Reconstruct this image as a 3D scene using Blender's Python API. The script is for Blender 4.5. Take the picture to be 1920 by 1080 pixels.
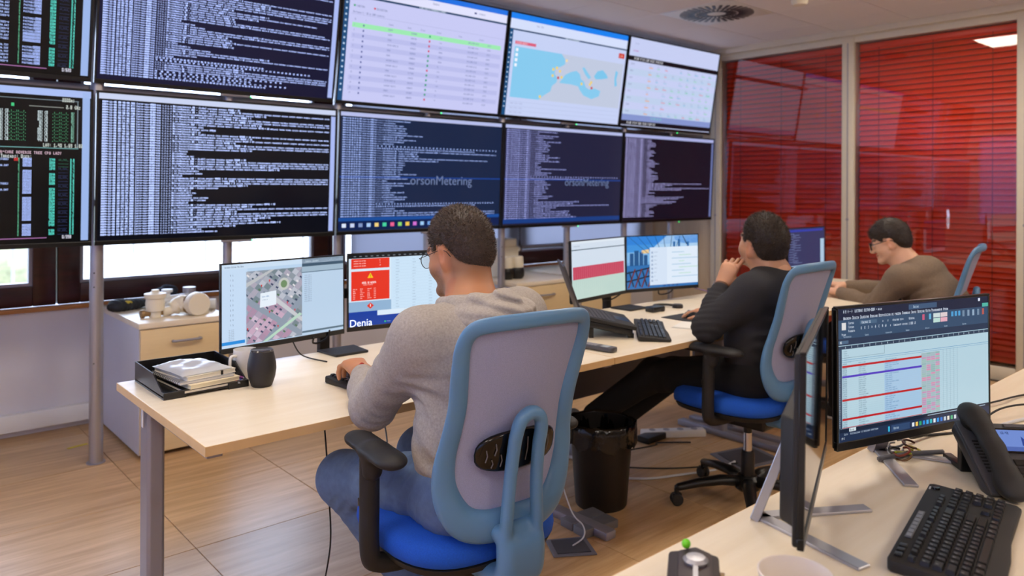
import bpy, bmesh, math, random
import numpy as np
from mathutils import Vector, Matrix, Euler
for o in list(bpy.data.objects): bpy.data.objects.remove(o)
scene = bpy.context.scene
COL = scene.collection
R = math.radians
random.seed(7); rng = np.random.default_rng(7)

# ------------------------------------------------------------------ camera
CAM_H = 1.38; AZ = R(48.7); FPX = 1422.0
cam_data = bpy.data.cameras.new('camera'); cam = bpy.data.objects.new('camera', cam_data); COL.objects.link(cam)
cam.location = (0, 0, CAM_H)
cam.rotation_euler = (Matrix.Rotation(AZ - math.pi/2, 4, 'Z') @ Matrix.Rotation(math.pi/2, 4, 'X') @ Matrix.Rotation(R(0.22), 4, 'Z')).to_euler()
cam_data.sensor_width = 36; cam_data.lens = FPX/1920*36
cam_data.shift_y = -(540-353)/1920
cam_data.clip_start = 0.05
cam_data.dof.use_dof = True; cam_data.dof.focus_distance = 2.05; cam_data.dof.aperture_fstop = 3.2
scene.camera = cam
# ------------------------------------------------------------------ world / exposure
w = bpy.data.worlds.new('sky'); scene.world = w; w.use_nodes = True
bg = w.node_tree.nodes['Background']; bg.inputs[0].default_value = (0.60, 0.73, 1.0, 1); bg.inputs[1].default_value = 9.0
vs = scene.view_settings
vs.view_transform = 'Standard'; vs.look = 'None'; vs.gamma = 1.0; vs.use_curve_mapping = False
vs.exposure = 0.12
CEIL_LIGHT = 18.5
# ------------------------------------------------------------------ materials
MATS = {}
def srgb(c):
    if isinstance(c, str):
        c = [int(c[i:i+2], 16)/255 for i in (0, 2, 4)]
    return tuple(x/12.92 if x <= 0.04045 else ((x+0.055)/1.055)**2.4 for x in c)
def mat(name, col, rough=0.5, metal=0.0, noise=0.0, nscale=40.0, bump=0.0, bscale=200.0, spec=0.5, coat=0.0, stretch=None, sheen=0.0, sss=0.0):
    if name in MATS: return MATS[name]
    m = bpy.data.materials.new(name); m.use_nodes = True; nt = m.node_tree; N = nt.nodes; L = nt.links
    p = N['Principled BSDF']; c = srgb(col)
    p.inputs['Base Color'].default_value = (*c, 1); p.inputs['Roughness'].default_value = rough; p.inputs['Metallic'].default_value = metal
    p.inputs['Specular IOR Level'].default_value = spec; p.inputs['Coat Weight'].default_value = coat; p.inputs['Coat Roughness'].default_value = 0.1
    p.inputs['Sheen Weight'].default_value = sheen
    if sss:
        p.inputs['Subsurface Weight'].default_value = sss; p.inputs['Subsurface Radius'].default_value = (0.012, 0.005, 0.003); p.inputs['Subsurface Scale'].default_value = 1.0
    tc = N.new('ShaderNodeTexCoord'); mp = N.new('ShaderNodeMapping'); L.new(tc.outputs['Object'], mp.inputs[0])
    if stretch: mp.inputs['Scale'].default_value = stretch
    if noise > 0:
        t = N.new('ShaderNodeTexNoise'); t.inputs['Scale'].default_value = nscale; t.inputs['Detail'].default_value = 5; L.new(mp.outputs[0], t.inputs['Vector'])
        r = N.new('ShaderNodeMapRange'); r.inputs[3].default_value = 1-noise; r.inputs[4].default_value = 1+noise; r.inputs[1].default_value = 0.25; r.inputs[2].default_value = 0.75
        L.new(t.outputs['Fac'], r.inputs[0])
        mx = N.new('ShaderNodeVectorMath'); mx.operation = 'SCALE'; mx.inputs[0].default_value = c
        L.new(r.outputs[0], mx.inputs['Scale']); L.new(mx.outputs[0], p.inputs['Base Color'])
    if bump > 0:
        t2 = N.new('ShaderNodeTexNoise'); t2.inputs['Scale'].default_value = bscale; t2.inputs['Detail'].default_value = 3; L.new(mp.outputs[0], t2.inputs['Vector'])
        b = N.new('ShaderNodeBump'); b.inputs['Strength'].default_value = bump; b.inputs['Distance'].default_value = 0.002
        L.new(t2.outputs['Fac'], b.inputs['Height']); L.new(b.outputs[0], p.inputs['Normal'])
    MATS[name] = m; return m
def wood(name, c1, c2, scale=(1.5, 22, 22), rough=0.4, coat=0.0, world_tone=0.0):
    m = bpy.data.materials.new(name); m.use_nodes = True; nt = m.node_tree; N = nt.nodes; L = nt.links; p = N['Principled BSDF']
    tc = N.new('ShaderNodeTexCoord'); mp = N.new('ShaderNodeMapping'); mp.inputs['Scale'].default_value = scale
    oi = N.new('ShaderNodeObjectInfo'); va = N.new('ShaderNodeVectorMath'); va.operation = 'SCALE'
    cx = N.new('ShaderNodeCombineXYZ'); cx.inputs[0].default_value = 13; cx.inputs[1].default_value = 7; cx.inputs[2].default_value = 3
    L.new(cx.outputs[0], va.inputs[0]); L.new(oi.outputs['Random'], va.inputs['Scale'])
    ad = N.new('ShaderNodeVectorMath'); L.new(tc.outputs['Object'], ad.inputs[0]); L.new(va.outputs[0], ad.inputs[1]); L.new(ad.outputs[0], mp.inputs[0])
    t = N.new('ShaderNodeTexNoise'); t.inputs['Scale'].default_value = 1.6; t.inputs['Detail'].default_value = 8; t.inputs['Roughness'].default_value = 0.62; L.new(mp.outputs[0], t.inputs['Vector'])
    cr = N.new('ShaderNodeValToRGB'); cr.color_ramp.elements[0].position = 0.33; cr.color_ramp.elements[1].position = 0.68
    cr.color_ramp.elements[0].color = (*srgb(c1), 1); cr.color_ramp.elements[1].color = (*srgb(c2), 1)
    L.new(t.outputs['Fac'], cr.inputs[0])
    hs = N.new('ShaderNodeHueSaturation'); mr = N.new('ShaderNodeMapRange'); mr.inputs[3].default_value = 1-world_tone; mr.inputs[4].default_value = 1+world_tone
    L.new(oi.outputs['Random'], mr.inputs[0]); L.new(mr.outputs[0], hs.inputs['Value']); L.new(cr.outputs[0], hs.inputs['Color'])
    L.new(hs.outputs[0], p.inputs['Base Color']); p.inputs['Roughness'].default_value = rough; p.inputs['Coat Weight'].default_value = coat; p.inputs['Coat Roughness'].default_value = 0.25
    b = N.new('ShaderNodeBump'); b.inputs['Strength'].default_value = 0.08; b.inputs['Distance'].default_value = 0.001; L.new(t.outputs['Fac'], b.inputs['Height']); L.new(b.outputs[0], p.inputs['Normal'])
    MATS[name] = m; return m
def emit(name, col, strength):
    m = bpy.data.materials.new(name); m.use_nodes = True; p = m.node_tree.nodes['Principled BSDF']; c = srgb(col)
    p.inputs['Base Color'].default_value = (*c, 1); p.inputs['Emission Color'].default_value = (*c, 1); p.inputs['Emission Strength'].default_value = strength
    MATS[name] = m; return m
def attr_mat(name, kind='emit', strength=1.0, rough=0.2, sss=0.0, bump=0.0, bscale=300):
    m = bpy.data.materials.new(name); m.use_nodes = True; N = m.node_tree.nodes; L = m.node_tree.links; p = N['Principled BSDF']
    a = N.new('ShaderNodeAttribute'); a.attribute_name = 'Col'
    p.inputs['Roughness'].default_value = rough
    if kind == 'emit':
        p.inputs['Base Color'].default_value = (0.002, 0.002, 0.003, 1); p.inputs['Specular IOR Level'].default_value = 0.3; L.new(a.outputs['Color'], p.inputs['Emission Color']); p.inputs['Emission Strength'].default_value = strength
    else:
        L.new(a.outputs['Color'], p.inputs['Base Color'])
        if sss:
            p.inputs['Subsurface Weight'].default_value = sss; p.inputs['Subsurface Radius'].default_value = (0.012, 0.005, 0.003); p.inputs['Subsurface Scale'].default_value = 1.0
    if bump:
        t2 = N.new('ShaderNodeTexNoise'); t2.inputs['Scale'].default_value = bscale; tc = N.new('ShaderNodeTexCoord'); L.new(tc.outputs['Object'], t2.inputs['Vector'])
        b = N.new('ShaderNodeBump'); b.inputs['Strength'].default_value = bump; b.inputs['Distance'].default_value = 0.002
        L.new(t2.outputs['Fac'], b.inputs['Height']); L.new(b.outputs[0], p.inputs['Normal'])
    MATS[name] = m; return m
def shade_mat(name, col):
    m = bpy.data.materials.new(name); m.use_nodes = True; N = m.node_tree.nodes; L = m.node_tree.links; p = N['Principled BSDF']; p.inputs['Base Color'].default_value = (*srgb(col), 1); p.inputs['Roughness'].default_value = .9
    t = N.new('ShaderNodeBsdfTranslucent'); t.inputs[0].default_value = (*srgb(col), 1); mx = N.new('ShaderNodeMixShader'); mx.inputs[0].default_value = .72
    L.new(p.outputs[0], mx.inputs[1]); L.new(t.outputs[0], mx.inputs[2]); L.new(mx.outputs[0], N['Material Output'].inputs[0]); MATS[name] = m; return m
def glass_mat(name, tint=(1, 1, 1), refl=1.5, rough=0.0):
    m = bpy.data.materials.new(name); m.use_nodes = True; N = m.node_tree.nodes; L = m.node_tree.links
    for n in list(N): N.remove(n)
    o = N.new('ShaderNodeOutputMaterial'); mx = N.new('ShaderNodeMixShader'); tr = N.new('ShaderNodeBsdfTransparent'); gl = N.new('ShaderNodeBsdfGlossy'); fr = N.new('ShaderNodeFresnel')
    tr.inputs[0].default_value = (*tint, 1); gl.inputs['Roughness'].default_value = rough; fr.inputs[0].default_value = refl
    L.new(fr.outputs[0], mx.inputs[0]); L.new(tr.outputs[0], mx.inputs[1]); L.new(gl.outputs[0], mx.inputs[2]); L.new(mx.outputs[0], o.inputs[0])
    MATS[name] = m; return m

M_WALL = mat('wall_paint', 'd6d2d6', 0.7, noise=0.03, nscale=3)
M_WHITE = mat('white_plastic', 'e4e2de', 0.45)
M_CREAM = mat('cream_frame', 'dcd2bd', 0.5, noise=0.02)
M_CEIL = mat('ceiling_tile_board', 'ebe3e0', 0.85, bump=0.25, bscale=120)
M_CEILGRID = mat('ceiling_grid_metal', '988c84', 0.6)
M_BEIGE = wood('beige_wood_panel', 'd2bb99', 'dcc8a8', scale=(6, 6, 1.0), rough=0.5)
M_MAPLE = wood('maple_laminate', 'e6d7bc', 'efe3cd', scale=(1.2, 14, 14), rough=0.33)
M_MAPLE_EDGE = mat('maple_edge_band', 'deba86', 0.45, noise=0.05, nscale=15)
M_FLOOR = wood('floor_laminate', 'b0895c', 'd2ad80', scale=(1.3, 16, 16), rough=0.34, world_tone=0.06)
M_FLOORGAP = mat('floor_joint', '3a2a1e', 0.8)
M_DARKWOOD = wood('mahogany_frame', '2c1014', '45191c', scale=(2, 20, 20), rough=0.3)
M_SILL = mat('orange_wood_sill', 'a8703c', 0.4, noise=0.12, nscale=12, stretch=(1, 8, 8))
M_STEEL = mat('brushed_steel', 'b4b2b6', 0.35, 0.75)
M_ALU = mat('grey_painted_metal', '9a98a2', 0.4, 0.5)
M_SILVER = mat('silver_stand', 'b2b2b8', 0.35, 0.6)
M_BLACK = mat('black_plastic', '121214', 0.35)
M_BLACKM = mat('black_matte_plastic', '1c1b1c', 0.6, bump=0.15, bscale=600)
M_BLACKG = mat('black_gloss_plastic', '0a090a', 0.12)
M_BEZEL = mat('screen_bezel', '0c0c0f', 0.3)
M_RED = mat('red_blind_slat', 'fa4416', 0.42)
M_CHAIR = mat('blue_grey_plastic', '5f8cb4', 0.36)
M_CHAIR_DK = mat('deep_blue_plastic', '5a8fc0', 0.4)
M_MESH = mat('grey_mesh_fabric', 'a4a8c8', 0.85, noise=0.10, nscale=420, bump=0.6, bscale=900)
M_BLUE = mat('blue_seat_fabric', '1056c8', 0.85, noise=0.12, nscale=300, bump=0.5, bscale=700)
M_HOODIE = mat('grey_marl_jersey', 'a49d97', 0.95, noise=0.17, nscale=170, bump=0.3, bscale=350)
M_CHARCOAL = mat('charcoal_knit', '2b2b2f', 0.95, noise=0.12, nscale=200, bump=0.25, bscale=350)
M_BROWNKNIT = mat('brown_wool_knit', '776656', 0.95, noise=0.14, nscale=140, bump=0.3, bscale=300)
M_JEANS = mat('blue_denim', '61799c', 0.9, noise=0.14, nscale=50, bump=0.3, bscale=500)
M_BLKPANT = mat('black_cotton', '131317', 0.9, noise=0.1, nscale=60)
M_STITCH = mat('denim_stitch', '8496b0', 0.8)
M_SKIN = attr_mat('skin', 'diffuse', rough=0.5, sss=0.12, bump=0.08, bscale=500)
M_HAIR = attr_mat('hair_strands', 'diffuse', rough=0.55)
M_SCREEN = attr_mat('screen_pixels', 'emit', 0.95, rough=0.16)
M_SCREENG = mat('screen_off_glass', '07080b', 0.06)
M_GLASS = glass_mat('window_glass'); M_GLASSP = glass_mat('partition_glass', refl=1.55)
M_LENS = glass_mat('lens_glass', refl=1.35)
M_LED = emit('ceiling_led_diffuser', (1.0, 0.95, 0.885), CEIL_LIGHT)
M_GREENLED = emit('green_led', '30e070', 3.0)
M_BIN = mat('bin_plastic', '1a1615', 0.45)
M_BAG = mat('bin_bag_film', '0b0a0a', 0.12, bump=1.0, bscale=38)
M_PAPER = mat('white_paper', 'e8e6e0', 0.7)
M_CABLE = mat('black_cable', '101012', 0.5); M_CABLEW = mat('white_cable', 'd0d2d8', 0.5); M_CABLEV = mat('violet_cable', '70518a', 0.5)
M_IVORY = mat('ivory_plastic', 'e8dfca', 0.4); M_BRASS = mat('worn_brass', '9a7f5c', 0.4, 0.7)

# ------------------------------------------------------------------ object helpers
def tag(o, label=None, cat=None, group=None, kind=None):
    if label: o['label'] = label
    if cat: o['category'] = cat
    if group: o['group'] = group
    if kind: o['kind'] = kind
    return o
def empty(name, loc=(0, 0, 0), rz=0.0, label=None, cat=None, group=None, kind=None, rx=0.0):
    o = bpy.data.objects.new(name, None); o.empty_display_size = 0.1; COL.objects.link(o)
    o.location = loc; o.rotation_euler = (rx, 0, rz)
    return tag(o, label, cat, group, kind)
def link(name, me, parent=None, m=None, smooth=False, loc=None, rot=None):
    o = bpy.data.objects.new(name, me); COL.objects.link(o)
    if m is not None and len(me.materials) == 0: me.materials.append(m)
    if smooth: me.shade_smooth()
    if parent is not None: o.parent = parent
    if loc is not None: o.location = loc
    if rot is not None: o.rotation_euler = rot
    return o
def dup(o, parent=None):
    c = o.copy(); COL.objects.link(c); c.parent = parent
    for ch in o.children: dup(ch, c)
    return c
class MB:
    def __init__(s): s.v = []; s.f = []
    def add(s, vs_, fs_):
        n = len(s.v); s.v += [tuple(v) for v in vs_]; s.f += [tuple(i+n for i in f) for f in fs_]; return s
    def box(s, x0, x1, y0, y1, z0, z1, M=None):
        vs_ = [(x, y, z) for x in (x0, x1) for y in (y0, y1) for z in (z0, z1)]
        if M is not None: vs_ = [M @ Vector(v) for v in vs_]
        return s.add(vs_, [(0, 1, 3, 2), (4, 6, 7, 5), (0, 4, 5, 1), (2, 3, 7, 6), (0, 2, 6, 4), (1, 5, 7, 3)])
    def prism(s, poly, z0, z1, M=None):
        n = len(poly); vs_ = [(x, y, z0) for x, y in poly]+[(x, y, z1) for x, y in poly]
        if M is not None: vs_ = [M @ Vector(v) for v in vs_]
        return s.add(vs_, [tuple(range(n))[::-1], tuple(range(n, 2*n))]+[(i, (i+1) % n, n+(i+1) % n, n+i) for i in range(n)])
    def lathe(s, prof, n=24, M=None, caps=True):
        vs_ = []; fs_ = []
        for r, z in prof:
            for i in range(n):
                a = 2*math.pi*i/n; vs_.append((r*math.cos(a), r*math.sin(a), z))
        for j in range(len(prof)-1):
            for i in range(n):
                a = j*n+i; b = j*n+(i+1) % n; fs_.append((a, b, b+n, a+n))
        if caps: fs_.append(tuple(range(n))[::-1]); fs_.append(tuple(range((len(prof)-1)*n, len(prof)*n)))
        if M is not None: vs_ = [M @ Vector(v) for v in vs_]
        return s.add(vs_, fs_)
    def tube(s, pts, r, n=8, closed=False, sx=None, sy=None, up=None):
        pts = [Vector(p) for p in pts]; m = len(pts); rs = r if hasattr(r, '__len__') else [r]*m
        vs_ = []; fs_ = []; prev = None
        for i, p in enumerate(pts):
            if closed: t = (pts[(i+1) % m]-pts[i-1]).normalized()
            else: t = (pts[min(i+1, m-1)]-pts[max(i-1, 0)]).normalized()
            if up is not None:
                u = Vector(up[i] if hasattr(up[0], '__len__') else up); u = (u-t*u.dot(t)).normalized()
            else:
                if prev is None:
                    u = Vector((0, 0, 1)) if abs(t.z) < 0.9 else Vector((1, 0, 0))
                else: u = prev
                u = (u-t*u.dot(t)).normalized(); prev = u
            b = t.cross(u)
            fx = (sx[i] if hasattr(sx, '__len__') else sx) if sx is not None else 1; fy = (sy[i] if hasattr(sy, '__len__') else sy) if sy is not None else 1
            for k in range(n):
                a = 2*math.pi*k/n; vs_.append(p+(u*math.cos(a)*fx+b*math.sin(a)*fy)*rs[i])
        mm = m if closed else m-1
        for i in range(mm):
            for k in range(n):
                a = i*n+k; b_ = i*n+(k+1) % n; j = ((i+1) % m)*n; fs_.append((a, b_, j+(k+1) % n, j+k))
        if not closed: fs_.append(tuple(range(n))[::-1]); fs_.append(tuple(range((m-1)*n, m*n)))
        return s.add(vs_, fs_)
    def mesh(s, name):
        me = bpy.data.meshes.new(name); me.from_pydata([tuple(v) for v in s.v], [], s.f)
        bm = bmesh.new(); bm.from_mesh(me); bmesh.ops.recalc_face_normals(bm, faces=bm.faces); bm.to_mesh(me); bm.free(); me.update(); return me
    def build(s, name, m, parent=None, smooth=False, bevel=0.0, seg=2, loc=None, rot=None):
        me = s.mesh(name)
        if bevel > 0:
            bm = bmesh.new(); bm.from_mesh(me)
            es = [e for e in bm.edges if len(e.link_faces) == 2 and e.calc_face_angle(0) > 0.5]
            bmesh.ops.bevel(bm, geom=es, offset=bevel, segments=seg, profile=0.5, affect='EDGES', clamp_overlap=True); bm.to_mesh(me); bm.free()
        o = link(name, me, parent, m, loc=loc, rot=rot)
        if smooth:
            me.shade_smooth()
            if smooth == 'auto': me.set_sharp_from_angle(angle=R(38))
        return o
def boxo(name, x0, x1, y0, y1, z0, z1, m, parent=None, bevel=0.0, seg=2, **k):
    return MB().box(x0, x1, y0, y1, z0, z1).build(name, m, parent, bevel=bevel, seg=seg, smooth='auto' if bevel else False, **k)
def spline(pts, n=8, closed=False):
    P = [np.array(p, float) for p in pts]; out = []; m = len(P)
    for i in range(m if closed else m-1):
        if closed: p0, p1, p2, p3 = P[i-1], P[i], P[(i+1) % m], P[(i+2) % m]
        else: p0, p1, p2, p3 = P[max(i-1, 0)], P[i], P[i+1], P[min(i+2, m-1)]
        for k in range(n):
            t = k/n; out.append(0.5*((2*p1)+(-p0+p2)*t+(2*p0-5*p1+4*p2-p3)*t*t+(-p0+3*p1-3*p2+p3)*t**3))
    if not closed: out.append(P[-1])
    return [tuple(p) for p in out]
def cable(name, pts, r, m, label, parent=None, group=None, cat='cable'):
    base = Vector(pts[0]) if parent is None else Vector((0, 0, 0))
    o = MB().tube([Vector(p)-base for p in spline(pts, 8)], r, 6).build(name, m, parent, smooth=True)
    if parent is None: o.location = base; tag(o, label, cat, group)
    return o

# ------------------------------------------------------------------ signed-distance modelling (smooth organic shapes)
class SDF:
    def __init__(s): s.p = []; s.post = []; s.folds = []
    def cone(s, a, b, ra, rb, k=0.02, flat=None, sc=1.0, op='u'):
        s.p.append(('c', np.array(a, float), np.array(b, float), ra, rb, k, None if flat is None else np.array(flat, float)/np.linalg.norm(flat), sc, op)); return s
    def ell(s, c, r, Rm=None, k=0.02, op='u'):
        s.p.append(('e', np.array(c, float), np.array(r, float), np.eye(3) if Rm is None else np.array(Rm, float), k, op)); return s
    def fold(s, c, d, wl, amp, rad, ph=0.0):
        d = np.array(d, float); s.folds.append((np.array(c, float), d/np.linalg.norm(d), wl, amp, rad, ph)); return s
    def mesh(s, name, h):
        lo = np.full(3, 1e9); hi = np.full(3, -1e9)
        for q in s.p:
            if q[-1] != 'u': continue
            if q[0] == 'c':
                m_ = max(q[3], q[4])*max(1.0, 1.0)+0.02; lo = np.minimum(lo, np.minimum(q[1], q[2])-m_); hi = np.maximum(hi, np.maximum(q[1], q[2])+m_)
            else:
                ext = np.sqrt(((q[3]*q[2][None, :])**2).sum(1))+0.02; lo = np.minimum(lo, q[1]-ext); hi = np.maximum(hi, q[1]+ext)
        n = np.ceil((hi-lo)/h).astype(int)+2
        D = np.full(n, 0.5, np.float32); ax = [lo[i]+np.arange(n[i])*h for i in range(3)]
        for q in s.p:
            if q[0] == 'c': m_ = max(q[3], q[4])+q[5]+4*h; a0 = np.minimum(q[1], q[2])-m_; a1 = np.maximum(q[1], q[2])+m_; k = q[5]
            else: ext = np.sqrt(((q[3]*q[2][None, :])**2).sum(1))+q[4]+4*h; a0 = q[1]-ext; a1 = q[1]+ext; k = q[4]
            i0 = np.clip(np.floor((a0-lo)/h).astype(int), 0, n); i1 = np.clip(np.ceil((a1-lo)/h).astype(int)+1, 0, n)
            if (i1 <= i0).any(): continue
            X, Y, Z = np.meshgrid(*[ax[j][i0[j]:i1[j]].astype(np.float32) for j in range(3)], indexing='ij')
            if q[0] == 'c':
                a = q[1]; ba = q[2]-q[1]; l2 = max(ba@ba, 1e-12)
                px, py, pz = X-a[0], Y-a[1], Z-a[2]
                t = np.clip((px*ba[0]+py*ba[1]+pz*ba[2])/l2, 0, 1)
                px -= t*ba[0]; py -= t*ba[1]; pz -= t*ba[2]
                dd = px*px+py*py+pz*pz
                if q[6] is not None:
                    f = q[6]; pw = px*f[0]+py*f[1]+pz*f[2]; dd = dd+(q[7]**2-1)*pw*pw
                d = np.sqrt(np.maximum(dd, 1e-12))-(q[3]+(q[4]-q[3])*t)
            else:
                Rm = q[3]; px, py, pz = X-q[1][0], Y-q[1][1], Z-q[1][2]
                l = [(px*Rm[0, j]+py*Rm[1, j]+pz*Rm[2, j])/q[2][j] for j in range(3)]
                k0 = np.sqrt(l[0]**2+l[1]**2+l[2]**2)+1e-9
                k1 = np.sqrt((l[0]/q[2][0])**2+(l[1]/q[2][1])**2+(l[2]/q[2][2])**2)+1e-9
                d = k0*(k0-1)/k1
            sl = tuple(slice(i0[j], i1[j]) for j in range(3)); A = D[sl]
            if q[-1] == 'u':
                hh = np.maximum(k-np.abs(A-d), 0)/k; D[sl] = np.minimum(A, d)-hh*hh*k*0.25
            else:
                d = -d; hh = np.maximum(k-np.abs(A-d), 0)/k; D[sl] = np.maximum(A, d)+hh*hh*k*0.25
        for c, dr, wl, amp, rad, ph in s.folds:
            i0 = np.clip(np.floor((c-2.2*rad-lo)/h).astype(int), 0, n); i1 = np.clip(np.ceil((c+2.2*rad-lo)/h).astype(int), 0, n)
            if (i1 <= i0).any(): continue
            X, Y, Z = np.meshgrid(*[ax[j][i0[j]:i1[j]].astype(np.float32) for j in range(3)], indexing='ij')
            px, py, pz = X-c[0], Y-c[1], Z-c[2]
            g = np.exp(-(px*px+py*py+pz*pz)/rad**2)
            u = px*dr[0]+py*dr[1]+pz*dr[2]+0.25*wl*np.sin(23*px+ph)+0.25*wl*np.sin(19*py+27*pz+ph)
            wv = np.sin(2*math.pi*u/wl+ph); wv = np.sign(wv)*np.abs(wv)**0.8
            D[tuple(slice(i0[j], i1[j]) for j in range(3))] += amp*wv*g
        for fn in s.post:
            X, Y, Z = np.meshgrid(*[a.astype(np.float32) for a in ax], indexing='ij'); D = fn(X, Y, Z, D)
        s.V, s.F = surfnet(D, lo, h)
        return np_mesh(name, s.V, s.F)
def surfnet(D, lo, h):
    ins = D < 0; n = D.shape
    cnt = np.zeros((n[0]-1, n[1]-1, n[2]-1), np.int8); offs = [(i, j, k) for i in (0, 1) for j in (0, 1) for k in (0, 1)]
    for i, j, k in offs: cnt += ins[i:n[0]-1+i, j:n[1]-1+j, k:n[2]-1+k]
    act = np.argwhere((cnt > 0) & (cnt < 8)); idx = np.full(cnt.shape, -1, np.int32); idx[act[:, 0], act[:, 1], act[:, 2]] = np.arange(len(act))
    val = {o: D[act[:, 0]+o[0], act[:, 1]+o[1], act[:, 2]+o[2]] for o in offs}
    sm = np.zeros((len(act), 3)); nn = np.zeros(len(act))
    for a in offs:
        for ax_ in range(3):
            if a[ax_]: continue
            b = list(a); b[ax_] = 1; b = tuple(b); va, vb = val[a], val[b]; msk = (va < 0) != (vb < 0)
            t = np.where(msk, va/np.where(va == vb, 1, va-vb), 0); p = np.array(a, float)[None, :].repeat(len(act), 0); p[:, ax_] += t
            sm += p*msk[:, None]; nn += msk
    V = (act+sm/nn[:, None])*h+lo; faces = []
    for ax_ in range(3):
        u, v = (ax_+1) % 3, (ax_+2) % 3
        s0 = [slice(None)]*3; s1 = [slice(None)]*3; s0[ax_] = slice(0, n[ax_]-1); s1[ax_] = slice(1, n[ax_])
        A = ins[tuple(s0)]; B = ins[tuple(s1)]; e = np.argwhere(A != B); e = e[(e[:, u] > 0) & (e[:, v] > 0) & (e[:, u] < n[u]-1) & (e[:, v] < n[v]-1)]
        fl = A[e[:, 0], e[:, 1], e[:, 2]]; q = []
        for du, dv in ((-1, -1), (0, -1), (0, 0), (-1, 0)):
            c = e.copy(); c[:, u] += du; c[:, v] += dv; q.append(idx[c[:, 0], c[:, 1], c[:, 2]])
        q = np.stack(q, 1); q[~fl] = q[~fl][:, ::-1]; faces.append(q)
    return V, np.concatenate(faces)
def np_mesh(name, V, F):
    me = bpy.data.meshes.new(name); nf, k = F.shape
    me.vertices.add(len(V)); me.vertices.foreach_set('co', np.asarray(V, np.float32).ravel())
    me.loops.add(nf*k); me.loops.foreach_set('vertex_index', np.asarray(F, np.int32).ravel())
    me.polygons.add(nf); me.polygons.foreach_set('loop_start', np.arange(nf, dtype=np.int32)*k); me.polygons.foreach_set('loop_total', np.full(nf, k, np.int32))
    me.update(calc_edges=True); me.validate(); return me
def vcol(me, cols):
    a = me.color_attributes.new('Col', 'FLOAT_COLOR', 'POINT'); c = np.ones((len(me.vertices), 4), np.float32); c[:, :3] = cols; a.data.foreach_set('color', c.ravel())
def smoothed(V, F, it=2):
    e = np.concatenate([F[:, [0, 1]], F[:, [1, 2]], F[:, [2, 3]], F[:, [3, 0]]]); V = V.copy()
    for _ in range(it):
        S = np.zeros_like(V); c = np.zeros(len(V))
        np.add.at(S, e[:, 0], V[e[:, 1]]); np.add.at(S, e[:, 1], V[e[:, 0]]); np.add.at(c, e[:, 0], 1); np.add.at(c, e[:, 1], 1)
        V = V*0.4+0.6*S/np.maximum(c, 1)[:, None]
    return V

# ------------------------------------------------------------------ screen drawing: flat coloured quads with a small block font
GL = dict(zip('0123456789', '75557 26227 71747 71717 55711 74717 74757 71111 75757 75717'.split()))
GL.update(zip('ABCDEFGHIJKLMNOPQRSTUVWXYZ', '25755 65656 34443 65556 74647 74644 34553 55755 72227 11152 55655 44447 57755 65555 25552 65644 25563 65655 34216 72222 55557 55552 55775 55255 55222 71247'.split()))
GL.update({'.': '00002', ',': '00024', ':': '02020', '-': '00700', '_': '00007', '[': '64446', ']': '31113', '(': '24442', ')': '21112', '/': '11244', '=': '07070', '|': '22222', '%': '51245', '+': '02720', '*': '05250', '#': '57575', '>': '42124', '<': '12421', '@': '77747', '{': '32623', '}': '62326'})
def glyph_quads():
    out = {}
    for ch, pat in GL.items():
        q = []
        for r, d in enumerate(pat):
            b = int(d); run = None
            for c in range(4):
                on = c < 3 and (b >> (2-c)) & 1
                if on and run is None: run = c
                if not on and run is not None: q.append((run, 4-r, c, 5-r)); run = None
        out[ch] = np.array(q, float)
    for ch in 'ABCDEFGHIJKLMNOPQRSTUVWXYZ':
        g = out[ch].copy(); g[:, [1, 3]] *= 0.74; out[ch.lower()] = g
    return out
GQ = glyph_quads()
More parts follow.
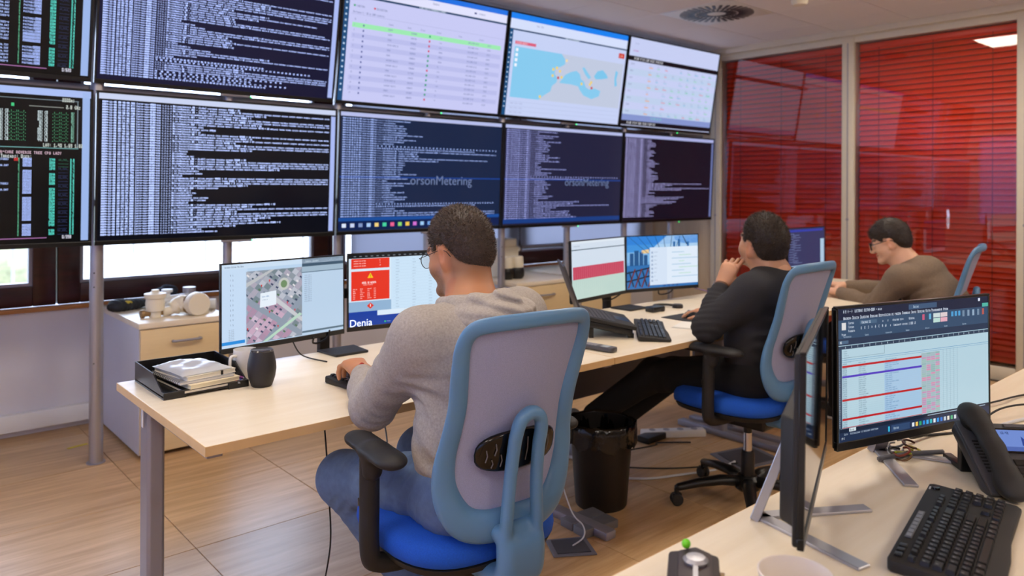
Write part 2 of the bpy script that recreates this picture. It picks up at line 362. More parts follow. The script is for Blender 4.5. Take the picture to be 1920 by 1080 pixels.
class Draw:
    """flat picture in metres, x right, z up from the lower-left corner of the display"""
    def __init__(s, W, H): s.W = W; s.H = H; s.q = []; s.c = []; s.l = []; s.poly = []
    def rect(s, x0, y0, x1, y1, col, layer=1):
        s.q.append(np.array([[x0, y0, x1, y1]])); s.c.append(np.array([srgb(col)])); s.l.append(np.array([layer])); return s
    def R(s, u0, v0, u1, v1, col, layer=1):   # fractions, v from the top
        return s.rect(u0*s.W, (1-v1)*s.H, u1*s.W, (1-v0)*s.H, col, layer)
    def text(s, u, v, h, txt, col, layer=3, aspect=0.5, boost=1.0):   # u,v fraction (v = top of line), h fraction of height
        ch = h*s.H/5.0; cw = ch*aspect*5/4.0*1.0; x = u*s.W; y = (1-v)*s.H-h*s.H
        for t in txt:
            g = GQ.get(t)
            if g is not None and x+cw*4 < s.W*0.999:
                a = g*np.array([cw, ch, cw, ch])+np.array([x, y, x, y]); s.q.append(a); s.c.append(np.repeat([np.array(srgb(col))*boost], len(a), 0)); s.l.append(np.full(len(a), layer))
            x += cw*4
        return s
    def pg(s, pts, col, layer=2):  # polygon in fractions, v from top
        s.poly.append(([(u*s.W, (1-v)*s.H) for u, v in pts], srgb(col), layer)); return s
    def build(s, name, parent, m=None, off=0.0):
        q = np.concatenate(s.q); c = np.concatenate(s.c); l = np.concatenate(s.l); n = len(q)
        x0, z0, x1, z1 = [np.clip(q[:, i], 0, s.W if i % 2 == 0 else s.H) for i in range(4)]; y = -off-0.00025*l
        V = np.stack([np.stack([x0, y, z0], 1), np.stack([x1, y, z0], 1), np.stack([x1, y, z1], 1), np.stack([x0, y, z1], 1)], 1).reshape(-1, 3)
        V[:, 0] -= s.W/2; F = np.arange(4*n).reshape(n, 4); C = np.repeat(c, 4, 0)
        extra = []
        Vl = [V]; Cl = [C]; k = len(V)
        for pts, col, ly in s.poly:
            Vl.append(np.array([(px-s.W/2, -off-0.00025*ly, pz) for px, pz in pts])); Cl.append(np.repeat([col], len(pts), 0)); extra.append(list(range(k, k+len(pts)))); k += len(pts)
        V = np.concatenate(Vl); C = np.concatenate(Cl)
        if extra:
            me = bpy.data.meshes.new(name); me.from_pydata(V.tolist(), [], F.tolist()+extra)
        else: me = np_mesh(name, V, F)
        vcol(me, C); o = link(name, me, parent, m or M_SCREEN); o['kind'] = 'stuff'; return o
def font_text(name, txt, size, m, parent, loc, rot=(math.pi/2, 0, 0), align='LEFT', ext=0.0002):
    cu = bpy.data.curves.new(name, 'FONT'); cu.body = txt; cu.size = size; cu.extrude = ext; cu.resolution_u = 3; cu.align_x = align
    t = bpy.data.objects.new(name, cu); COL.objects.link(t); dg = bpy.context.evaluated_depsgraph_get()
    me = bpy.data.meshes.new_from_object(t.evaluated_get(dg)); bpy.data.objects.remove(t)
    return link(name, me, parent, m, loc=loc, rot=rot)
# ================================================================== ROOM
XR = 6.30; YB = 4.95; ZC = 2.70; XL = -1.99; YF = -3.03
gx = [1.01+0.6*k for k in range(-5, 10)]; gy = [2.97+0.6*k for k in range(-10, 5)]
# floor
fl = boxo('floor', XL, XR+0.5, YF, YB+0.25, -0.12, -0.014, M_FLOORGAP); tag(fl, 'wood-look raised floor of large square panels', kind='structure')
tile_meshes = {}
def tile(name, x0, x1, y0, y1, z0, z1, gap, m, parent, bev=0.001):
    w_, d_ = round(x1-x0, 3), round(y1-y0, 3); key = (name, w_, d_)
    if key not in tile_meshes:
        o = MB().box(-w_/2+gap, w_/2-gap, -d_/2+gap, d_/2-gap, z0, z1).build(name, m, parent, bevel=bev, seg=1); tile_meshes[key] = o.data
    else: o = link(name, tile_meshes[key], parent)
    o.location = ((x0+x1)/2, (y0+y1)/2, 0); return o
for i in range(len(gx)):
    for j in range(len(gy)):
        x0, x1 = gx[i], min(gx[i]+0.6, XR-0.06); y0, y1 = gy[j], min(gy[j]+0.6, YB)
        if x1-x0 < 0.05 or y1-y0 < 0.05: continue
        if x0 > 2.3 and y0 < 0: continue
        tile('floor_tile', x0, x1, y0, y1, -0.014, 0.0, 0.0016, M_FLOOR, fl)
boxo('floor_infill', 2.2, XR, YF, -0.03, -0.014, -0.001, M_FLOOR, fl)
# ceiling
ce = boxo('ceiling', XL, XR+0.5, YF, YB+0.25, ZC+0.02, ZC+0.12, M_CEILGRID); tag(ce, 'suspended ceiling of square pale tiles', kind='structure')
LIGHTS = [(i, j) for i in (2, 5, 8, 11) for j in (2, 5, 8) if (i, j) not in ((5, 5), (8, 5))]
lights_xy = []
for i in range(len(gx)):
    for j in range(len(gy)):
        x0, x1 = gx[i], min(gx[i]+0.6, XR-0.1); y0, y1 = gy[j], min(gy[j]+0.6, YB-0.6)
        if x1-x0 < 0.05 or y1-y0 < 0.05: continue
        if (i, j) in LIGHTS: lights_xy.append((x0, y0)); continue
        if abs(x0-4.61) < 0.01 and abs(y0-2.97) < 0.01: continue
        tile('ceiling_tile', x0, x1, y0, y1, ZC, ZC+0.015, 0.003, M_CEIL, ce)
boxo('soffit_board', XL, XR-0.1, YB-0.6, YB, ZC-0.005, ZC+0.02, M_CREAM, ce)
boxo('edge_trim', XR-0.1, XR+0.02, YF, YB, ZC-0.05, ZC+0.02, M_CREAM, ce)
lnames = []
for k, (x0, y0) in enumerate(lights_xy):
    col_ = {True: 'nearest the red blinds', False: ('over the middle desks' if x0 > 2.5 else ('over the nearest desk' if x0 > .9 else 'towards the left wall'))}[x0 > 4]
    row_ = 'over the front aisle' if 1 < y0 else ('level with the camera' if y0 > -1 else 'at the rear')
    e = empty('ceiling_light', (x0+0.3, y0+0.3, ZC), label='square white ceiling light panel %s, %s' % (col_, row_), cat='ceiling light', group='square ceiling light panels')
    MB().box(-.295, .295, -.295, -.27, -.004, .015).box(-.295, .295, .27, .295, -.004, .015).box(-.295, -.27, -.27, .27, -.004, .015).box(.27, .295, -.27, .27, -.004, .015).build('frame', M_WHITE, e)
    boxo('diffuser', -.27, .27, -.27, .27, 0.0, .012, M_LED, e)
# swirl air diffuser
dfx, dfy = 4.91, 3.27
df = empty('air_diffuser', (dfx, dfy, ZC), label='square ceiling air vent with a round ring of dark radial slots', cat='air vent')
boxo('plate', -.297, .297, -.297, .297, -.004, .012, M_WHITE, df, bevel=.002)
for ring, (r0, r1, n) in enumerate([(.07, .15, 24), (.158, .270, 32)]):
    for k in range(n):
        a = 2*math.pi*k/n
        MB().box(r0, r1, -.0085 if ring == 0 else -.0115, .0085 if ring == 0 else .0115, -.0072, -.003).build('slot', M_BLACK, df, rot=(0, 0, a+0.12*(ring*2-1)))
tag(MB().lathe([(.001, -.045), (.045, -.043), (.055, -.03), (.058, 0)], 24).build('smoke_detector', M_IVORY, smooth='auto', loc=(4.96, 2.635, ZC)), 'round cream smoke detector on the ceiling', 'detector')

# ---- back (window) wall
wb = empty('wall_back', (0, YB, 0), kind='structure')
def local(o, p): o.parent = p; return o
boxo('lower_wall', XL, XR+.5, 0, .2, 0, .69, M_WALL, wb); boxo('upper_wall', XL, XR+.5, 0, .2, 2.42, ZC+.1, M_WALL, wb)
boxo('side_pier', 6.12, XR+.5, 0, .2, .69, 2.42, M_WALL, wb)
tag(boxo('trim_1', XL, 6.1, YB-.035, YB+.02, .68, .705, M_SILL, bevel=.004), kind='structure')
tag(boxo('baseboard_back', XL, 6.1, YB-.05, YB+.0, .035, .13, M_WHITE, bevel=.006), kind='structure')
def window(idx, x0, x1, z0=.705, z1=2.42, inner=.0):
    e = empty('window_%d' % idx, ((x0+x1)/2, YB+.05, z0), kind='structure'); h = (x1-x0)/2; f = .115
    for nm, a in (('frame_stile', (-h, -h+f, -.03, .05, 0, z1-z0)), ('frame_stile', (h-f, h, -.03, .05, 0, z1-z0)), ('frame_rail', (-h+f, h-f, -.03, .05, 0, f)), ('frame_rail', (-h+f, h-f, -.03, .05, z1-z0-f, z1-z0))):
        boxo(nm, *a, M_DARKWOOD, e, bevel=.006)
    for nm, a in (('bead', (-h+f, -h+f+.018, -.02, .03, f, z1-z0-f)), ('bead', (h-f-.018, h-f, -.02, .03, f, z1-z0-f)), ('bead', (-h+f+.018, h-f-.018, -.02, .03, f, f+.018))):
        boxo(nm, *a, M_ALU, e)
    boxo('pane', -h+f, h-f, .0, .008, f, z1-z0-f, M_GLASS, e)
window(1, -1.95, .905); window(2, .912, 2.615); window(3, 2.622, 4.36); window(4, 4.367, 6.115)
for k, (x0, x1, lb) in enumerate([(2.75, 4.38, 'white roller shade lowered behind the head of the man in the grey hoodie'), (4.40, 6.1, 'white roller shade lowered by the beige corner panel')]):
    e = empty('roller_shade', ((x0+x1)/2, YB-.06, .86), label=lb, cat='roller shade', group='white roller shades')
    boxo('shade_fabric', -(x1-x0)/2, (x1-x0)/2, 0, .003, .02, 1.55, shade_mat('translucent_cloth', 'c4c6d0'), e)
    boxo('bottom_rail', -(x1-x0)/2, (x1-x0)/2, -.012, .012, 0, .025, M_ALU, e, bevel=.004)
    MB().tube([(-(x1-x0)/2, 0, 1.57), ((x1-x0)/2, 0, 1.57)], .03, 12).build('roller', M_WHITE, e, smooth='auto')
# ---- right partition wall (glass with red blinds)
wr = empty('wall_right', (XR, 0, 0), kind='structure')
boxo('end_panel', 0, .12, 4.2, YB+.2, 0, ZC, M_BEIGE, wr); boxo('backing_wall', .38, .5, YF, YB, 0, ZC, mat('next_room_wall', '5a4038', .8), wr)
boxo('bottom_rail', -.02, .08, YF, 4.2, 0, .10, M_CREAM, wr, bevel=.004); boxo('top_rail', -.02, .08, YF, 4.2, 2.60, ZC, M_CREAM, wr, bevel=.004)
posts = [(4.13, 4.235), (2.853, 2.955), (1.585, 1.69), (.315, .42), (-.95, -.85), (-2.2, -2.1)]
for a, b in posts:
    boxo('mullion', -.03, .09, a, b, 0, ZC-.02, M_CREAM, wr, bevel=.006)
    boxo('mullion_groove', -.0315, -.028, (a+b)/2-.004, (a+b)/2+.004, .1, 2.6, M_ALU, wr)
    MB().lathe([(.001, -.012), (.011, -.011), (.012, 0)], 14, M=Matrix.Rotation(-math.pi/2, 4, 'Y')).build('latch_button', M_ALU, wr, smooth='auto', loc=(-.031, (a+b)/2, 1.13))
for k in range(5):
    y1, y0 = posts[k][0], posts[k+1][1]
    boxo('glass_pane', 0.0, .008, y0, y1, .10, 2.60, M_GLASSP, wr)
NB = [('red venetian blind closed behind the glass panel nearest the screen wall', 0), ('red venetian blind behind the middle glass panel, beside the man in brown', 1), ('red venetian blind behind the glass panel towards the phone desk', 2)]
slat_mesh = None
for lb, k in NB:
    y1, y0 = posts[k][0]-.012, posts[k+1][1]+.012; L_ = y1-y0
    e = empty('venetian_blind', (XR+.07, (y0+y1)/2, .12), label=lb, cat='blind', group='red venetian blinds')
    boxo('head_rail', -.02, .02, -L_/2, L_/2, 2.43, 2.47, M_RED, e, bevel=.003)
    n = 56
    for i in range(n):
        if slat_mesh is None or abs(slat_mesh[1]-L_) > .02:
            m_ = MB(); sec = [(-.0235, -.0006), (-.012, .0018), (0, .0026), (.012, .0018), (.0235, -.0006)]
            vv = [(x, s_*L_/2, z) for s_ in (-1, 1) for x, z in sec]+[(x, s_*L_/2, z-.0012) for s_ in (-1, 1) for x, z in sec]
            ff = [(a, a+1, a+6, a+5) for a in range(4)]+[(a+10, a+15, a+16, a+11) for a in range(4)]+[(0, 5, 15, 10), (4, 14, 19, 9)]
            me = m_.add(vv, ff).mesh('slat'); me.materials.append(M_RED); slat_mesh = (me, L_)
        o = link('slat', slat_mesh[0], e); o.location = (0, 0, .02+i*.0438); o.rotation_euler = (0, R(-60+random.uniform(-1.2, 1.2)), 0)
    for s_ in (-.36, 0, .36):
        boxo('ladder_cord', -.026, -.024, s_*L_-.0015, s_*L_+.0015, .02, 2.43, mat('red_cord', '7c0c06', .7), e)
# ---- hidden walls of the room
wl = empty('wall_left', (XL, 0, 0), kind='structure')
boxo('lower_wall', -.2, 0, YF, YB, 0, .8, M_WALL, wl); boxo('upper_wall', -.2, 0, YF, YB, 2.3, ZC, M_WALL, wl)
for a, b in ((YF, -1.5), (.3, .6), (2.4, 2.7), (4.5, YB)): boxo('pier', -.2, 0, a, b, .8, 2.3, M_WALL, wl)
for a, b in ((-1.5, .3), (.6, 2.4), (2.7, 4.5)): boxo('pane', -.11, -.10, a, b, .8, 2.3, M_GLASS, wl); boxo('translucent_cloth', -.06, -.057, a-.02, b+.02, .78, 2.32, shade_mat('added_dimming_cloth', 'b8c4e0'), wl)  # unseen cloths added to dim the side panes' daylight and reflection in the partition
tag(boxo('wall_front', XL, XR+.5, YF-.2, YF, 0, ZC, M_WALL), kind='structure')
# ---- outside
tag(boxo('ground', -60, 70, YB+.2, 90, -1.2, -1.0, mat('pale_terrace', 'cfcac0', .9)), kind='structure')
bl = empty('building', (14, 32, -1), label='pale building seen bleached beyond the windows', cat='building')
boxo('facade', -16, 16, 0, 6, 0, 5, mat('pale_facade', 'd0ccc4', .9), bl)
fe = empty('railing', (0, 9, -1), rz=R(-12), label='thin pale metal railing outside behind the left windows', cat='railing')
MB().tube([(-9, 0, 1.9), (12, 0, 1.9)], .03, 6).build('top_rail', M_ALU, fe); MB().tube([(-9, 0, 1.0), (12, 0, 1.0)], .02, 6).build('bottom_rail', M_ALU, fe)
pm = None
for k in range(60):
    if pm is None:
        o = MB().box(-.012, .012, -.012, .012, 0, 1.9).build('baluster', M_ALU, fe); pm = o.data
    else: o = link('baluster', pm, fe)
    o.location = (-8.9+k*.35, 0, 0)
for k, (x, y, s_) in enumerate([(-.6, 11, 1.3), (1.0, 13, 1.0)]):
    b_ = SDF()
    for q in range(14): b_.ell((random.uniform(-.8, .8)*s_, random.uniform(-.5, .5)*s_, s_+random.uniform(-.5, .6)*s_), [random.uniform(.3, .5)*s_]*3, k=.05)
    b_.cone((0, 0, 0), (0, 0, s_), .08, .06)
    me = b_.mesh('shrub', .09); o = link('shrub', me, None, mat('dusty_leaves', '8a8a68', .9, noise=.3, nscale=9), smooth=True, loc=(x, y, -1))
    tag(o, ['large dusty green shrub outside the left window', 'smaller dusty green shrub outside beyond the railing'][k], 'shrub')

# ================================================================== SCREEN WALL
poleX = [.945, 1.60, 2.277, 2.95, 3.61, 4.29, 4.98, 5.63]
plab = ['thick grey steel pole standing left of the drawer cabinet', 'grey steel pole behind the aerial map monitor', 'grey steel pole behind the red alert monitor', 'grey steel pole hidden behind the head of the man in the hoodie', 'grey steel pole right of the hoodie man\'s head', 'grey steel pole behind the pink-banded spreadsheet monitor', 'grey steel pole between the white shade and the beige panel', 'grey steel pole in front of the beige corner panel']
for x, lb in zip(poleX, plab):
    r = .032 if x < 1 else .026
    e = empty('support_pole', (x, 4.225, 0), label=lb, cat='pole', group='steel poles carrying the screen wall')
    MB().tube([(0, 0, 0), (0, 0, 2.66)], r, 20).build('tube', M_STEEL, e, smooth='auto')
    for z in (.88, .95, .5):
        MB().lathe([(.004, 0), (.004, .002)], 8, M=Matrix.Translation((-r*.55, -r*.86, z)) @ Matrix.Rotation(R(60), 4, 'X')).build('bolt_hole', M_BLACK, e)
    MB().lathe([(r+.012, 0), (r+.012, .004)], 16).build('foot_plate', M_ALU, e)
for z, lb in ((1.873, 'long grey mounting rail running between the two rows of screens'), (1.3, 'long grey mounting rail behind the lower screens'), (2.3, 'long grey mounting rail behind the upper screens')):
    e = tag(boxo('mounting_rail', -3.2, 3.2, -.012, .012, -.02, .02, M_ALU, None, bevel=.003, loc=(2.97, 4.265, z)), lb, 'rail')
TW, TH = 1.30, .762
ISO = lambda: '%02d:%02d:%02d' % (random.randint(8, 12), random.randint(0, 59), random.randint(0, 59))
WORDS = 'contador comando gateway cola mensaje proceso lectura pendiente modify modulo enviado recibido trama sesion equipo concentrador sector consumo valvula alarma evento'.split()
def hexs(n): return ''.join(random.choice('0123456789ABCDEF') for _ in range(n))
def logline(kind):
    a = '2024-11-26 %s.%03d ' % (ISO(), random.randint(0, 999)); b = '[http-nio-%d-exec-%d] ' % (random.choice((8183, 8080)), random.randint(10, 199))
    c = random.choice(['c.s.l.t.c.rs.ProcessConfirmHandler.205 - ', 'c.s.l.s.MessageService.88 - ', 'c.s.l.t.UplinkHandler.%d - ' % random.randint(30, 300)])
    d = random.choice(['[LoRa] ', '[LoRS] ', '']) + ' '.join(random.choice(WORDS) for _ in range(random.randint(2, 7))) + ' %d = %d' % (random.randint(1, 99999), random.randint(0, 50))
    return a, b, c, d
def scr_log(d, bgc, fg, rows, h, dense=.5, u0=.012, vtop=.05, top='c8d2ee', hexlines=.2, shortness=1.0, side=None, boost=2.1):
    d.R(0, 0, 1, 1, bgc, 0)
    if top: d.R(0, 0, 1, vtop-.012, top, 1)
    if side: d.R(.978, vtop, 1, .99, side, 1)
    step = (.97-vtop)/rows; v = vtop
    cw = h*d.H/5*.72*5/4*4/d.W
    blk = 0; mode = 0
    for r in range(rows):
        if blk <= 0: mode = random.random(); blk = random.randint(2, 5)
        blk -= 1
        a, b, c, t = logline(0); maxc = int((.97-u0)/cw); b = b[:18].ljust(19)
        if mode < hexlines: s_ = a+b+(' '*random.randint(1, 3)).join(hexs(2) for _ in range(int(random.randint(18, 40)*shortness)))
        elif mode < dense: s_ = a+b+c[:34]+t+(' '+' '.join(random.choice(WORDS) for _ in range(12)) if random.random() < .55 else '')
        else: s_ = a+b+c[:int(10+22*random.random()*shortness)]+t[:int((3+22*random.random()**2)*shortness)]
        d.text(u0, v, h, s_[:maxc], fg, 3, aspect=.72, boost=boost); v += step
def scr_htop(d, top_box):
    d.R(0, 0, 1, 1, '050506', 0); d.R(.972, .01, .997, .99, '9ab4e6', 1)
    v0 = .02
    if top_box:
        d.R(0, 0, 1, .045, 'a8bcf0', 1); d.R(.0, .07, .96, .074, '7a8a94', 1); d.R(.0, .38, .96, .385, '6fa6a6', 2); d.R(.955, .07, .958, .38, '7a8a94', 1)
        d.text(.905, .055, .024, '2000ms', 'c8d0c8'); d.text(.918, .10, .024, '2,8 GHz', 'd0d8d0'); d.R(.80, .115, .91, .12, '8a8f8a', 1); d.R(.745, .105, .754, .125, '40c880', 3)
        for k in range(9):
            v = .145+k*.022
            for u in (.40, .55, .705, .827): d.text(u, v, .019, '%2d%% C%d' % (random.randint(1, 99), k), 'c0d0d4', boost=1.3)
            for u in (.45, .60, .738, .873): d.text(u, v, .019, '.:..::..:.', '62c890', boost=1.2)
            d.text(.935, v, .019, '%d%%' % random.randint(1, 9), '8fd0b8')
        d.text(.845, .352, .024, 'LAV: 1,40 1,69 1,82', 'c8d0c8'); d.text(.70, .40, .024, 'per-core reverse tree cpu lazy', 'd8b8c8'); d.text(.715, .428, .024, 'Threads: User:', 'd0d8d8'); d.R(.755, .45, .768, .47, 'b83030', 2); v0 = .45
    rows = 46 if not top_box else 26
    for k in range(rows):
        v = v0+k*(.95-v0)/rows; h = .0165
        if random.random() < .9: d.text(.02, v, h, '%6d' % random.randint(100, 99999), '7f93c8')
        if random.random() < .86: d.text(.17, v, h, random.choice(['java', 'python3', 'postgres', 'docker-proxy', 'node app', 'lora.dat']), 'a8b8e0')
        if random.random() < .9: d.text(.40, v, h, random.choice(['root', 'postgres', 'docker']) + ' '*2 + random.choice(['2095', '0005']), '8fa6e6')
        if (k % 7 != 4 and not top_box) or k in (0, 2, 8, 10): d.text(.702, v, h, random.choice(['postgres', 'java.txt', 'lora.dat', 'docker-v']), 'a8bcf4', boost=1.4)
        d.text(.768, v, h, random.choice('0123456789'), '5fb890')
        if k % 9 != 3: d.text(.782, v, h, random.choice(['postgres2095', 'postgrs02005', '200500002005']) if not top_box else '200500', 'a4b8f6', boost=1.5)
        if random.random() < .93: d.text(.866, v, h, '%03dM' % random.randint(10, 999), '50c4b6', boost=1.5)
        d.text(.895, v, h, '.......' if k % 3 else '::.:::.', '46568c' if k > 2 else '4ca080', boost=1.3); d.text(.934, v, h, '0.%d' % random.randint(0, 9), '58d0c0', boost=1.5)
    d.R(0, .962, .86, .968, 'a06aa0', 2); d.text(.91, .952, .022, '0/398' if top_box else '0/820', 'd8d8e8')
def scr_table(d):
    d.R(0, 0, 1, 1, 'c6c8f2', 0); d.R(0, 0, 1, .045, '1e6fe0', 1); d.R(0, .045, 1, .12, 'dfe0fa', 1); d.R(0, .045, .028, 1, '1d4d7c', 2); d.R(.028, .12, 1, .137, '1c4064', 2)
    for k in range(18): d.R(.009, .09+k*.048, .018, .105+k*.048, 'b8d0ea', 3)
    d.text(.08, .07, .02, 'Inicio  Monitor', '8890b8'); d.text(.5, .06, .02, 'Equipos', '7880a8'); d.R(.77, .075, .785, .09, '2a3a80', 3); d.text(.80, .07, .02, 'operador', '9098c0'); d.text(.42, .121, .014, '@ HOME @ DATOS @ CONFIGURACION @ INFORMES', 'd8e8f8')
    d.R(.05, .20, .06, .215, '20a060', 3); d.text(.065, .2, .018, 'CONECTADO', '8088b0'); d.R(.16, .20, .17, .215, 'd02030', 3); d.text(.175, .2, .018, 'DESCONECTADO', '8088b0')
    d.text(.05, .25, .018, 'Mostrando 1 - 50 de 1284 elementos', '8088b4'); d.R(.04, .275, .99, .277, '9aa0cc', 2)
    for k, u in enumerate((.06, .12, .25, .36, .44, .54, .68, .82)): d.text(u, .31, .016, ['ID', '*', 'Nombre', 'Serie', 'Estado', 'Ultima', 'Fecha', 'Gateway'][k], '8890bc')
    d.R(.05, .345, .975, .385, '9ce8b0', 2)
    for r in range(14):
        v = .355+r*.0435
        if r % 2 == 0 and r: d.R(.05, v-.01, .98, v+.0315, 'b9bcea', 1)
        d.text(.06, v, .015, '%d' % (r+1), '8c94c4'); d.R(.108, v, .116, v+.016, '5a64a0', 3)
        d.text(.25, v, .015, random.choice(['CARGA', 'CONTADOR CALLE MAYOR', 'EQUIPO', 'SECTOR NORTE 12'])[:16], '7c84b4'); d.text(.385, v, .015, hexs(8), '8088b8')
        d.R(.493, v, .503, v+.018, 'd04060' if r in (1, 2, 3, 7, 13) else '2c9c70', 4)
        d.text(.56, v, .015, random.choice(['4g', 'lora', '-98dBm']), '8088b8'); d.text(.75, v, .015, '26/11/2024 10:%02d' % random.randint(10, 59), '8088b8'); d.text(.88, v, .015, hexs(6), '8a92be')
SEA = [(.16, .03), (.98, .06), (.98, .98), (.02, .98)]
def scr_map(d):
    d.R(0, 0, 1, 1, 'c4cff2', 0); d.R(0, 0, 1, .055, '1a80ee', 1); d.R(0, .055, 1, .15, 'd2dcf8', 1); d.R(0, .15, 1, .165, '1c4064', 2); d.R(0, .15, .028, 1, '1d4d7c', 2)
    for k in range(16): d.R(.009, .19+k*.048, .018, .203+k*.048, 'b8d0ea', 3)
    d.text(.2, .08, .018, 'Panel  Mapa', '8890b8'); d.text(.44, .152, .014, '@ HOME @ DATOS @ CONFIGURACION', 'd8e8f8')
    d.R(.05, .265, .21, .295, 'd8607c', 3); d.text(.06, .27, .02, 'FILTRAR EQUIPOS', 'f0c0c8', 4); d.R(.93, .205, .985, .26, 'c8281c', 3); d.text(.94, .22, .026, '1 GO', 'ffd0c0', 4)
    d.R(.05, .32, .985, .82, 'bfc8de', 1)
    A = lambda pts, c, ly: d.pg([(.05+.935*x, .32+.5*y) for x, y in pts], c, ly)
    A([(0, 0), (.40, 0), (.435, .1), (.44, .2), (.40, .27), (.36, .3), (.355, .42), (.385, .52), (.38, .6), (.345, .68), (.335, .8), (.28, .9), (.24, 1), (0, 1)], '86c8ec', 2)
    A([(.45, .42), (.50, .34), (.55, .30), (.585, .36), (.60, .46), (.63, .50), (.655, .62), (.69, .66), (.74, .62), (.80, .66), (.79, .78), (.72, .86), (.64, .80), (.60, .70), (.58, .62), (.51, .60), (.44, .60), (.405, .6), (.43, .50)], '86c8ec', 2)
    A([(.60, .22), (.63, .34), (.67, .44), (.695, .40), (.65, .28), (.62, .2)], '86c8ec', 2); A([(.72, .36), (.75, .24), (.80, .20), (.84, .28), (.86, .36), (.80, .40), (.74, .42)], '7cc4ea', 2); A([(.93, .16), (.955, .2), (.945, .36), (.96, .5), (.935, .52), (.925, .34)], '7cc4ea', 2)
    for x, y, c in ((.34, .34, 'f2d060'), (.37, .30, 'f2d060'), (.34, .47, 'f2d060'), (.40, .36, 'f2d060'), (.42, .48, 'f2d060'), (.39, .5, 'c83030'), (.45, .12, 'f2d8a0'), (.25, .93, 'f2d060'), (.61, .56, 'f2d060'), (.70, .50, 'f2d060'), (.69, .55, 'f2d060'), (.71, .62, 'c83030')):
        d.R(.05+.935*x-.008, .32+.5*y-.013, .05+.935*x+.008, .32+.5*y+.013, c, 4)
    for k in range(4): d.R(.06, .335+k*.05, .078, .365+k*.05, 'f0f4ff', 4)
    for r in range(3): d.R(.04, .86+r*.045, .98, .863+r*.045, 'b0bce0', 2); d.text(.06, .87+r*.045, .014, 'Equipo  Estado  Lectura', '98a0c8')
def scr_grid(d):
    d.R(0, 0, 1, 1, 'c4ccf0', 0); d.text(.05, .05, .02, 'Informe', 'a0a8d0'); d.text(.04, .13, .024, 'Lecturas', 'b868b0')
    for v in (.205, .94): d.R(0, v, 1, v+.052, '141018', 2); d.text(.06, v+.012, .026, '@ 0,00  @ 71 @  0,00  @ 0,0%  @ 25 @ 0,0', 'e8e8f0', 3)
    for r in range(8):
        v = .28+r*.077
        if r % 2: d.R(0, v-.012, 1, v+.062, 'bccdea', 1)
        d.text(.03, v, .022, random.choice(['Sector', 'Elche', 'Denia', 'Calpe', 'Nucia']), '8088b0')
        for c in range(9):
            if random.random() < .85:
                cc = 'e8a468' if c == 0 else random.choice(['6cc8a4', '74b8dc', '8cd0b4', 'd890a0', '9cc0e0'])
                d.text(.22+c*.085, v, .018, '%d,%d' % (random.randint(1, 99), random.randint(0, 9)), 'a0a8cc'); d.R(.22+c*.085, v+.026, .22+c*.085+.045*random.uniform(.5, 1), v+.036, cc, 3)
    d.R(0, .87, 1, .94, '8494cc', 2); d.text(.3, .885, .026, '7,0  28  0,2  94', '70d0c0', 3)
def scr_desk(d, tint, fg, h, task, mark):
    scr_log(d, tint, fg, 46, h, dense=.25, top='b4bce6', vtop=.045, hexlines=.10, shortness=1.25)
    d.R(0, .535, 1, .548, '1c3f8c', 2)
    if task:
        d.R(0, .885, 1, .915, '1b4c98', 4); d.R(0, .915, 1, .985, '10204e', 4)
        for k, c in enumerate(['d8e4f8', 'c8d4f0', '7f93c0', 'a8c8f0', 'f0d080', '48d0a0', 'e86090', '8cd870', 'f0c850', 'd070d0', '9cc8f0', '6fa0e0', '7890e0', 'c04848']): d.R(.02+k*.045, .935, .042+k*.045, .968, c, 5)
    else: d.R(0, .94, 1, .985, '1a3c80', 4)
def tv(col, row, fn, label):
    xc = .905-1.313/2+1.313*col+.0065
    if row == 0: y0, z0, tl = 4.172, 1.893, R(9.0)
    else: y0, z0, tl = 4.150, 1.090, R(2.6)
    e = empty('wall_screen', (xc, y0, z0), label=label, cat='screen', group='large screens of the screen wall', rx=tl)
    boxo('housing', -TW/2+.02, TW/2-.02, .012, .052, .03, TH-.02, M_BLACKM, e, bevel=.008)
    fr = MB(); b = .011
    fr.box(-TW/2, TW/2, -.002, .02, 0, .022).box(-TW/2, TW/2, -.002, .02, TH-b, TH).box(-TW/2, -TW/2+b, -.002, .02, .022, TH-b).box(TW/2-b, TW/2, -.002, .02, .022, TH-b)
    fr.build('bezel', M_BEZEL, e, bevel=.0015)
    W_, H_ = TW-2*b, TH-.022-b
    d = Draw(W_, H_); fn(d)
    p = boxo('display', -W_/2, W_/2, .003, .012, .022, .022+H_, M_BEZEL, e)
    c = d.build('screen_picture', p, off=-.0028); c.location = (0, 0, .022)
    boxo('logo_bar', -.03, .14, -.004, .006, -.012, 0, M_ALU, e, bevel=.002); boxo('power_light', .138, .146, -.0055, -.004, -.010, -.002, M_GREENLED, e)
    return e, p
T = {}
tv(0, 0, lambda d: scr_htop(d, False), 'upper screen at the far left with columns of teal and white figures')
tv(1, 0, lambda d: scr_log(d, '0e1030', 'a8baf4', 60, .0112, dense=.7, top=None, vtop=.0, side='a8b8f0', hexlines=.12), 'upper wall screen packed with dense blue-white log text')
tv(2, 0, scr_table, 'upper wall screen with a pale table and one green row')
tv(3, 0, scr_map, 'upper wall screen with a map of the Mediterranean')
tv(4, 0, scr_grid, 'upper wall screen nearest the red blinds, a pale grid between black bars')
tv(0, 1, lambda d: scr_htop(d, True), 'lower screen at the far left with a process list in teal figures')
tv(1, 1, lambda d: scr_log(d, '080a14', 'b2c4fa', 52, .0124, dense=.55, side='a8b8f0', hexlines=.12), 'lower wall screen with bright white log text on black, above the drawer cabinet')
_, T2 = tv(2, 1, lambda d: scr_desk(d, '1a2644', '8ea2d8', .0108, True, True), 'lower wall screen with blue-tinted log text and a taskbar of icons')
